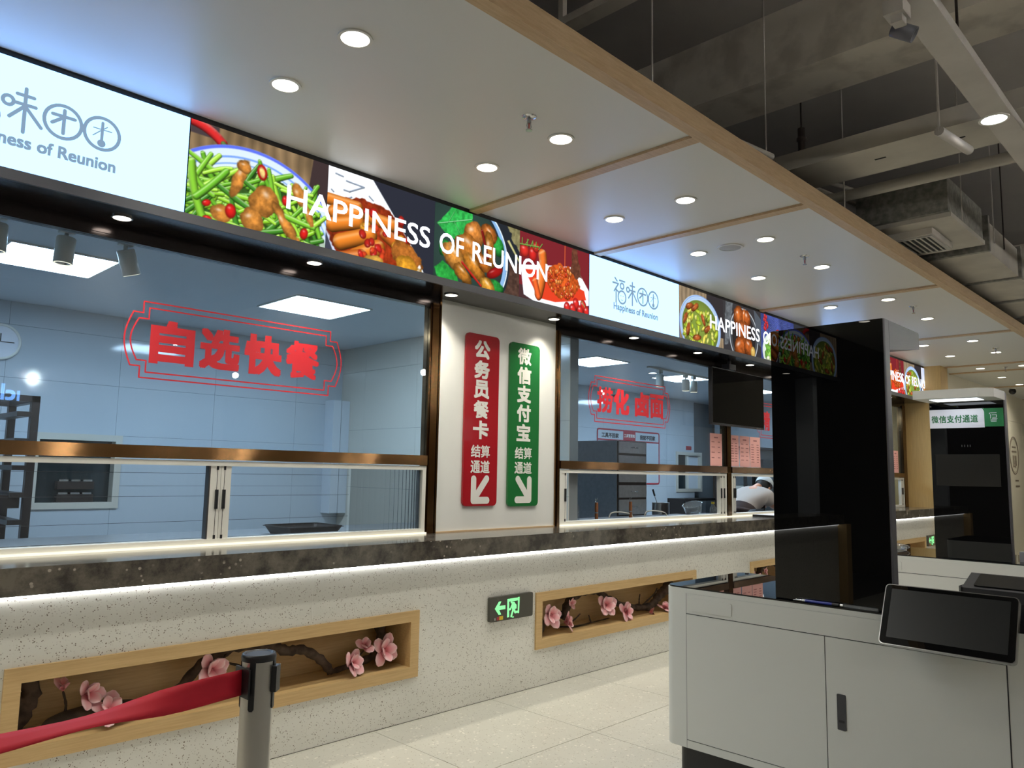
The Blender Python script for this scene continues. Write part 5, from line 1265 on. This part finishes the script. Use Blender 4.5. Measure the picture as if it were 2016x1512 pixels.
# ================================================================== KITCHEN 2
t = thing('noodle_bench', 'steel bench with boiling wells behind the noodle window sill', 'bench', (6.5, .6, 0))
obj('worktop', B(4.42, 7.2, .76, .96, .86, .90), 'steel_brushed', t)
obj('casing', B(4.44, 7.18, .78, .94, 0, .86), 'steel', t)
obj('ledge', B(4.6, 6.3, .50, .755, CT1 + .001, CT1 + .012), 'dark_steel', t)
t = thing('drawer_cabinet', 'tall stainless steel cabinet with drawers in the noodle kitchen', 'cabinet', (6.22, 1.5, 0))
obj('carcass', B(5.98, 6.47, 1.215, 1.78, 0, 1.61), 'steel_brushed', t)
obj('gap_shade_plate', B(5.985, 6.465, 1.2135, 1.2150, .14, 1.605), 'dark_steel', t)  # added dark plate, colours the gaps between drawers as shade
for z0, z1 in ((1.49, 1.60), (1.21, 1.467), (1.063, 1.18), (.90, 1.043), (.66, .88), (.42, .64), (.16, .40)):
    d = obj('drawer', B(5.998, 6.452, 1.20, 1.214, z0, z1), 'steel_brushed', t); zc = (z0 + z1) / 2
    obj('handle', MB().tube([(6.19, 1.20, zc), (6.19, 1.178, zc), (6.27, 1.178, zc), (6.27, 1.20, zc)], .005, 8), 'silver', d)
tag(obj('price_tag', B(6.33, 6.36, 1.197, 1.1995, 1.33, 1.36), 'paper_white'), 'small white sticker on the steel drawer cabinet', 'sticker')
def board(name, x0, x1, z0, z1, label):
    t = thing(name, label, 'sign', ((x0 + x1) / 2, YB, z0)); y = YB - .004
    obj('sheet', MB().prism(rrect(x0, x1, z0, z1, .03), 'xz', y - .006, y), 'kitchen_tile', t)
    obj('border_line', strokes([[(a, c) for a, c in rrect(x0, x1, z0, z1, .03)] + [(x1, z1 - .03)]], .022, 'xz', y - .008, 3, .002), 'red_plaque', t)
    obj('border_line', B(x0, x1, y - .008, y - .006, z1 - .155, z1 - .135), 'red_plaque', t)
    obj('title_block', B(9.05, 9.35, y - .008, y - .006, z1 - .14, z1), 'red_plaque', t)
    obj('lettering', letters('工具不回家', 8.74, z1 - .08, .40, .07, 'xz', y - .0085, .003), 'ink_grey', t)
    obj('lettering', letters('我就不回家', 9.66, z1 - .08, .40, .07, 'xz', y - .0085, .003), 'ink_grey', t)
    obj('lettering', letters('工具管理墙', 9.20, z1 - .07, .26, .05, 'xz', y - .0085, .001), 'sign_white', t)
board('tool_board', 8.45, 9.965, 1.155, 1.915, 'white tool board with red border on the noodle kitchen wall')
tag(obj('wall_plaque', B(10.74, 10.89, YB - .012, YB - .004, 1.695, 1.757), 'red_plaque'), 'small red plaque above the sliding kitchen window', 'plaque')
t = thing('security_camera', 'white dome security camera on the noodle kitchen wall', 'camera', (8.79, YB, 2.4))
obj('bracket', B(8.74, 8.84, YB - .10, YB - .004, 2.44, 2.489), 'white_frame', t)
obj('dome', MB().sphere((8.79, YB - .06, 2.415), .045, 14, 8), 'black_gloss', t); obj('housing', MB().lathe([(.0, .03), (.05, .03), (.05, -.005), (.046, -.005)], (8.79, YB - .06, 2.415), 20), 'white_frame', t)
t = thing('wall_shelf', 'dark recessed shelf below the sliding kitchen window', 'shelf', (10.8, YB, .7))
obj('shelf_board', B(10.2, 11.3, YB - .30, YB - .004, .90, .935), 'dark_steel', t); obj('side_board', B(10.2, 10.23, YB - .30, YB - .004, .6, .90), 'dark_steel', t); obj('back_board', B(10.23, 11.3, YB - .02, YB - .004, .6, .90), 'steel', t)
# noodle baskets standing in the well
def basket(x, y, label):
    t = thing('noodle_basket', label, 'basket', (x, y, CT1 + .012)); z = CT1 + .012
    obj('handle', MB().prism(rrect(x - .011, x + .011, z + .002, z + .135, .006), 'xz', y - .008, y + .008), 'wood_handle', t)
    obj('hook', MB().tube([(x - .008, y, z + .133), (x - .013, y, z + .165), (x, y, z + .150), (x + .012, y, z + .168)], .0022, 6), 'silver', t)
    obj('band', B(x - .012, x + .012, y - .009, y + .009, z + .05, z + .06), 'steel', t)
basket(4.80, .53, 'wooden handled noodle basket standing near the glass jars'); basket(5.25, .53, 'wooden handled noodle basket standing near the steel pot')
for x, lb in ((5.05, 'bent wire basket rim lying between the wooden handles'), (5.55, 'bent wire basket rim lying in front of the steel pot')):
    tag(obj('wire_handle', MB().tube(curvy([(x, .60, CT1 + .016), (x + .02, .59, CT1 + .055), (x + .10, .56, CT1 + .062), (x + .20, .53, CT1 + .045), (x + .22, .52, CT1 + .016)]), .0055, 8), 'white_frame'), lb, 'handle')
t = thing('steel_pot', 'small steel pot holding a black ladle in the noodle kitchen', 'pot', (6.19, .86, .90))
obj('wall', MB().lathe([(0, .004), (.076, .004), (.080, .012), (.080, .125), (.084, .128), (.076, .126), (.074, .02), (0, .02)], (6.19, .86, .90), 28), 'steel', t)
t = thing('soup_ladle', 'black handled ladle leaning in the small steel pot', 'ladle', (6.16, .88, .93))
obj('shaft', MB().tube([(6.18, .86, .935), (6.135, .89, 1.09)], .004, 8), 'steel', t); obj('grip', MB().tube([(6.135, .89, 1.09), (6.12, .90, 1.15)], .009, 8), 'black_plastic', t)
M = Matrix.Translation((6.33, .60, CT1 + .064)) @ Matrix.Rotation(math.radians(-20), 4, 'Y')
t = thing('plastic_tub', 'clear plastic tub lying tilted near the window corner', 'tub', (6.335, .60, CT1))
obj('shell', MB().lathe([(0, -.038), (.070, -.038), (.088, .038), (.094, .040), (.094, .044), (.085, .044), (.066, -.034), (0, -.034)], n=30).xf(M), 'clear_plastic', t)
def bottle(x, y, z, r, h, body, cap, label, name='sauce_bottle'):
    t = thing(name, label, 'bottle', (x, y, z))
    obj('body', MB().lathe([(0, 0), (r, 0), (r, h * .55), (r * .4, h * .78), (r * .35, h * .88), (0, h * .88)], (x, y, z), 18), body, t)
    obj('cap', MB().cyl((x, y), r * .55, z + h * .84, z + h, 14), cap, t)
bottle(6.62, .56, CT1, .028, .125, 'clear_plastic', 'yellow', 'clear sauce bottle with yellow cap by the bronze post')
bottle(4.62, .60, CT1, .035, .20, 'clear_plastic', 'red_plastic', 'clear bottle with red top at the noodle window corner')
bottle(4.54, .66, CT1, .040, .13, 'clear_plastic', 'black_plastic', 'short clear jar with black lid at the noodle window corner', 'spice_jar')
bottle(4.80, .90, .90, .022, .24, 'red_plastic', 'wood_handle', 'slim red bottle standing behind the clear bottles')
t = thing('clipboard', 'black clipboard with white sheet lying on the counter at the far window', 'clipboard', (7.0, .1, CT1))
obj('board', B(6.82, 7.35, .05, .26, CT1 + .0005, CT1 + .016), 'black_plastic', t); obj('sheet', B(6.83, 7.34, .06, .25, CT1 + .016, CT1 + .018), 'paper_white', t)
t = thing('tray_stack', 'white upright trays leaning at the last serving window', 'tray', (11.0, .42, CT1))
for k in range(3): obj('tray', B(11.02 - k * .05, 11.035 - k * .05, .40, .66, CT1, CT1 + .33 - k * .02), 'paper_white', t)
# shelves behind the worker
t = thing('storage_rack', 'dark kitchen rack with white boxes behind the bending worker', 'rack', (11.0, 2.5, 0))
for z in (.5, .9, 1.3, 1.7): obj('shelf_board', B(10.42, 11.62, 2.2, 2.7, z, z + .03), 'dark_steel', t)
for a in (10.42, 11.58):
    for c in (2.2, 2.66): obj('post', B(a, a + .04, c, c + .04, 0, 1.75), 'dark_steel', t)
for i, (x, z, lb) in enumerate(((10.5, .93, 'pale storage box on the rack near its front post'), (10.9, .93, 'pale storage box on the rack middle shelf'), (10.55, 1.33, 'pale storage box on the rack upper shelf'), (11.0, 1.33, 'dark storage box on the rack upper shelf'))):
    t = thing('storage_box', lb, 'box', (x + .15, 2.4, z)); obj('body', B(x, x + .32, 2.22, 2.6, z, z + .2), 'dark_grey' if i == 3 else 'white_frame', t); obj('lid', B(x - .01, x + .33, 2.21, 2.61, z + .2, z + .22), 'dark_grey' if i == 3 else 'white_frame', t)

# ================================================================== WORKER
def skin_obj(name, verts, edges, radii, mat, parent, root=0, sub=2):
    me = bpy.data.meshes.new(name); base = wloc(parent)
    me.from_pydata([tuple(V(v) - base) for v in verts], edges, [])
    o = bpy.data.objects.new(name, me); col.objects.link(o); o.parent = parent
    me.materials.append(MATS[mat])
    md = o.modifiers.new('skin', 'SKIN'); md.use_smooth_shade = True
    sv = me.skin_vertices[0].data if len(me.skin_vertices) else None
    if sv is None:
        bpy.context.view_layer.update()
        bpy.context.view_layer.objects.active = o; sv = me.skin_vertices[0].data
    for i, r in enumerate(radii): sv[i].radius = (r, r) if not isinstance(r, tuple) else r
    sv[root].use_root = True
    s = o.modifiers.new('sub', 'SUBSURF'); s.levels = sub; s.render_levels = sub
    return o
def chain(pts, off=0): return [(off + i, off + i + 1) for i in range(len(pts) - 1)]
PX = 8.03; PYc = 1.02
wk = thing('person', 'kitchen worker in grey shirt, dark apron and mask bending over the bench', 'person', (PX, PYc, 0))
def pp(x, y, z): return (x, PYc + y, z)
hip = pp(PX, 0, .84); sp1 = pp(PX + .12, 0, .97); sp2 = pp(PX + .25, 0, 1.08); nk = pp(PX + .38, -.01, 1.165); nk2 = pp(PX + .44, -.01, 1.18)
bv = [hip, sp1, sp2, nk, nk2]; be = [(0, 1), (1, 2), (2, 3), (3, 4)]; br = [.10, .09, .085, .048, .048]
def limb(start, pts, rr):
    prev = start
    for p, r in zip(pts, rr):
        bv.append(p); br.append(r); be.append((prev, len(bv) - 1)); prev = len(bv) - 1
    return prev
for s in (-1, 1):
    limb(0, [pp(PX + .02, s * .10, .84), pp(PX + .06, s * .11, .48), pp(PX - .02, s * .11, .10), pp(PX + .10, s * .11, .045)], [.10, .065, .042, .038])
    w_ = limb(2, [pp(PX + .30, s * .17, 1.06), pp(PX + .40, s * .20, .955), pp(PX + .56, s * .16 - .05, .945), pp(PX + .62, s * .14 - .05, .940)], [.062, .045, .032, .034])
    wp_ = V(bv[w_])
    for k, (dy, L) in enumerate(((-.033, .065), (-.012, .08), (.010, .085), (.030, .07))):
        limb(w_, [tuple(wp_ + V((.035, dy, -.002))), tuple(wp_ + V((.035 + L * .55, dy * 1.1, -.004))), tuple(wp_ + V((.035 + L, dy * 1.05, -.014)))], [.0095, .0085, .007])
    limb(w_, [tuple(wp_ + V((.012, -s * .038, .0))), tuple(wp_ + V((.045, -s * .052, -.008)))], [.011, .008])
skin_obj('body', bv, be, br, 'skin', wk)
hc = V(pp(PX + .52, -.01, 1.150)); Hm = Matrix.Translation(hc) @ Matrix.Rotation(math.radians(38), 4, 'Y')
hb = MB().sphere((0, 0, 0), (.092, .076, .112), 20, 14)
hb.sphere((.088, 0, -.018), (.018, .014, .022), 8, 6)
for s in (-1, 1): hb.sphere((-.005, s * .077, -.01), (.018, .012, .032), 8, 6)
obj('head', hb.xf(Hm), 'skin', wk)
eb = MB()
for s in (-1, 1): eb.sphere((.082, s * .030, .012), (.010, .014, .008), 8, 6)
obj('eyes', eb.xf(Hm), 'hair', wk)
obj('hair', MB().sphere((-.014, 0, .016), (.093, .081, .108), 18, 10).xf(Hm), 'hair', wk)
obj('cap', MB().lathe([(.100, .052), (.103, .062), (.098, .10), (.075, .135), (.0, .150)], (-.004, 0, 0), 24).xf(Hm), 'cap_white', wk)
obj('face_mask', MB().sphere((.038, 0, -.052), (.066, .066, .050), 16, 10).xf(Hm), 'mask_blue', wk)
sh = [hip, pp(PX + .05, 0, .905), sp1, sp2, pp(PX + .35, 0, 1.145)]
sv_ = list(sh); se = chain(sh); sr = [(.13, .12), (.135, .122), (.135, .12), (.135, .115), (.075, .065)]
for s in (-1, 1):
    o0 = len(sv_); sv_ += [pp(PX + .30, s * .175, 1.06), pp(PX + .37, s * .20, .975)]; se += [(3, o0), (o0, o0 + 1)]; sr += [.092, .090]
skin_obj('shirt', sv_, se, sr, 'shirt', wk)
tr_ = [hip]; te = []; trr = [.165]
for s in (-1, 1):
    o0 = len(tr_); tr_ += [pp(PX + .02, s * .10, .80), pp(PX + .06, s * .11, .48), pp(PX - .02, s * .11, .12)]; te += [(0, o0), (o0, o0 + 1), (o0 + 1, o0 + 2)]; trr += [.115, .085, .065]
skin_obj('trousers', tr_, te, trr, 'dark_grey', wk)
ap = MB()
rows = []
for k, (x, z, hw) in enumerate(((PX + .39, 1.00, .10), (PX + .29, .92, .14), (PX + .20, .84, .17), (PX + .165, .76, .19), (PX + .19, .45, .20))):
    rows.append([(x + .02 * math.cos(s * 1.2), PYc + s * hw, z) for s in (-1, -.5, 0, .5, 1)])
ap.add([p for r in rows for p in r], [(i * 5 + j, i * 5 + j + 1, i * 5 + 6 + j, i * 5 + 5 + j) for i in range(4) for j in range(4)], True)
o = obj('apron', ap, 'apron', wk); o.modifiers.new('t', 'SOLIDIFY').thickness = .006
obj('apron_skirt', MB().tube([(PX + .075, PYc, .935), (PX + .02, PYc, .86), (PX + .01, PYc, .76), (PX + .03, PYc, .45)], [.142, .15, .165, .19], 22, caps=False), 'apron', wk)
obj('apron_tie', MB().tube([(PX + .19, PYc - .19, .84), (PX + .02, PYc - .165, .90), (PX - .125, PYc - .05, .93), (PX - .13, PYc + .05, .93)], .022, 8), 'apron', wk)

# ================================================================== FAR WALL
def medallion(x, label):
    t = thing('round_emblem', label, 'emblem', (x, 0, 1.75)); y = -.001
    obj('outer_ring', strokes([circ(x, 1.752, .33, 40)], .02, 'xz', y - .004, 4, .004), 'medallion_line', t)
    obj('inner_ring', strokes([circ(x, 1.752, .30, 40)], .008, 'xz', y - .003, 4, .003), 'medallion_line', t)
    obj('motif', strokes([[(x - .12, 1.90), (x + .12, 1.90)], [(x - .16, 1.82), (x + .16, 1.82)], [(x - .10, 1.74), (x - .10, 1.56), (x + .02, 1.56)], [(x + .06, 1.74), (x + .06, 1.54)], [(x + .13, 1.74), (x + .13, 1.58), (x + .06, 1.66)], [(x - .02, 1.74), (x - .02, 1.60)]], .03, 'xz', y - .004, 4, .004), 'medallion_line', t)
    obj('caption', MB().box(x + .0, x + .24, y - .002, y, 1.29, 1.32).box(x + .0, x + .30, y - .002, y, 1.19, 1.22), 'medallion_line', t)['kind'] = 'stuff'
medallion(16.15, 'round line drawn emblem on the cream far wall beside the kiosk'); medallion(17.3, 'second round emblem further along the cream far wall')
t = thing('security_camera', 'black dome security camera on the far soffit', 'camera', (14.9, -.28, 2.76))
obj('bracket', MB().cyl((14.9, -.28), .05, ZC - .02, ZC, 16), 'white_frame', t); obj('dome', MB().sphere((14.9, -.28, ZC - .055), (.055, .055, .055), 14, 8), 'black_gloss', t)
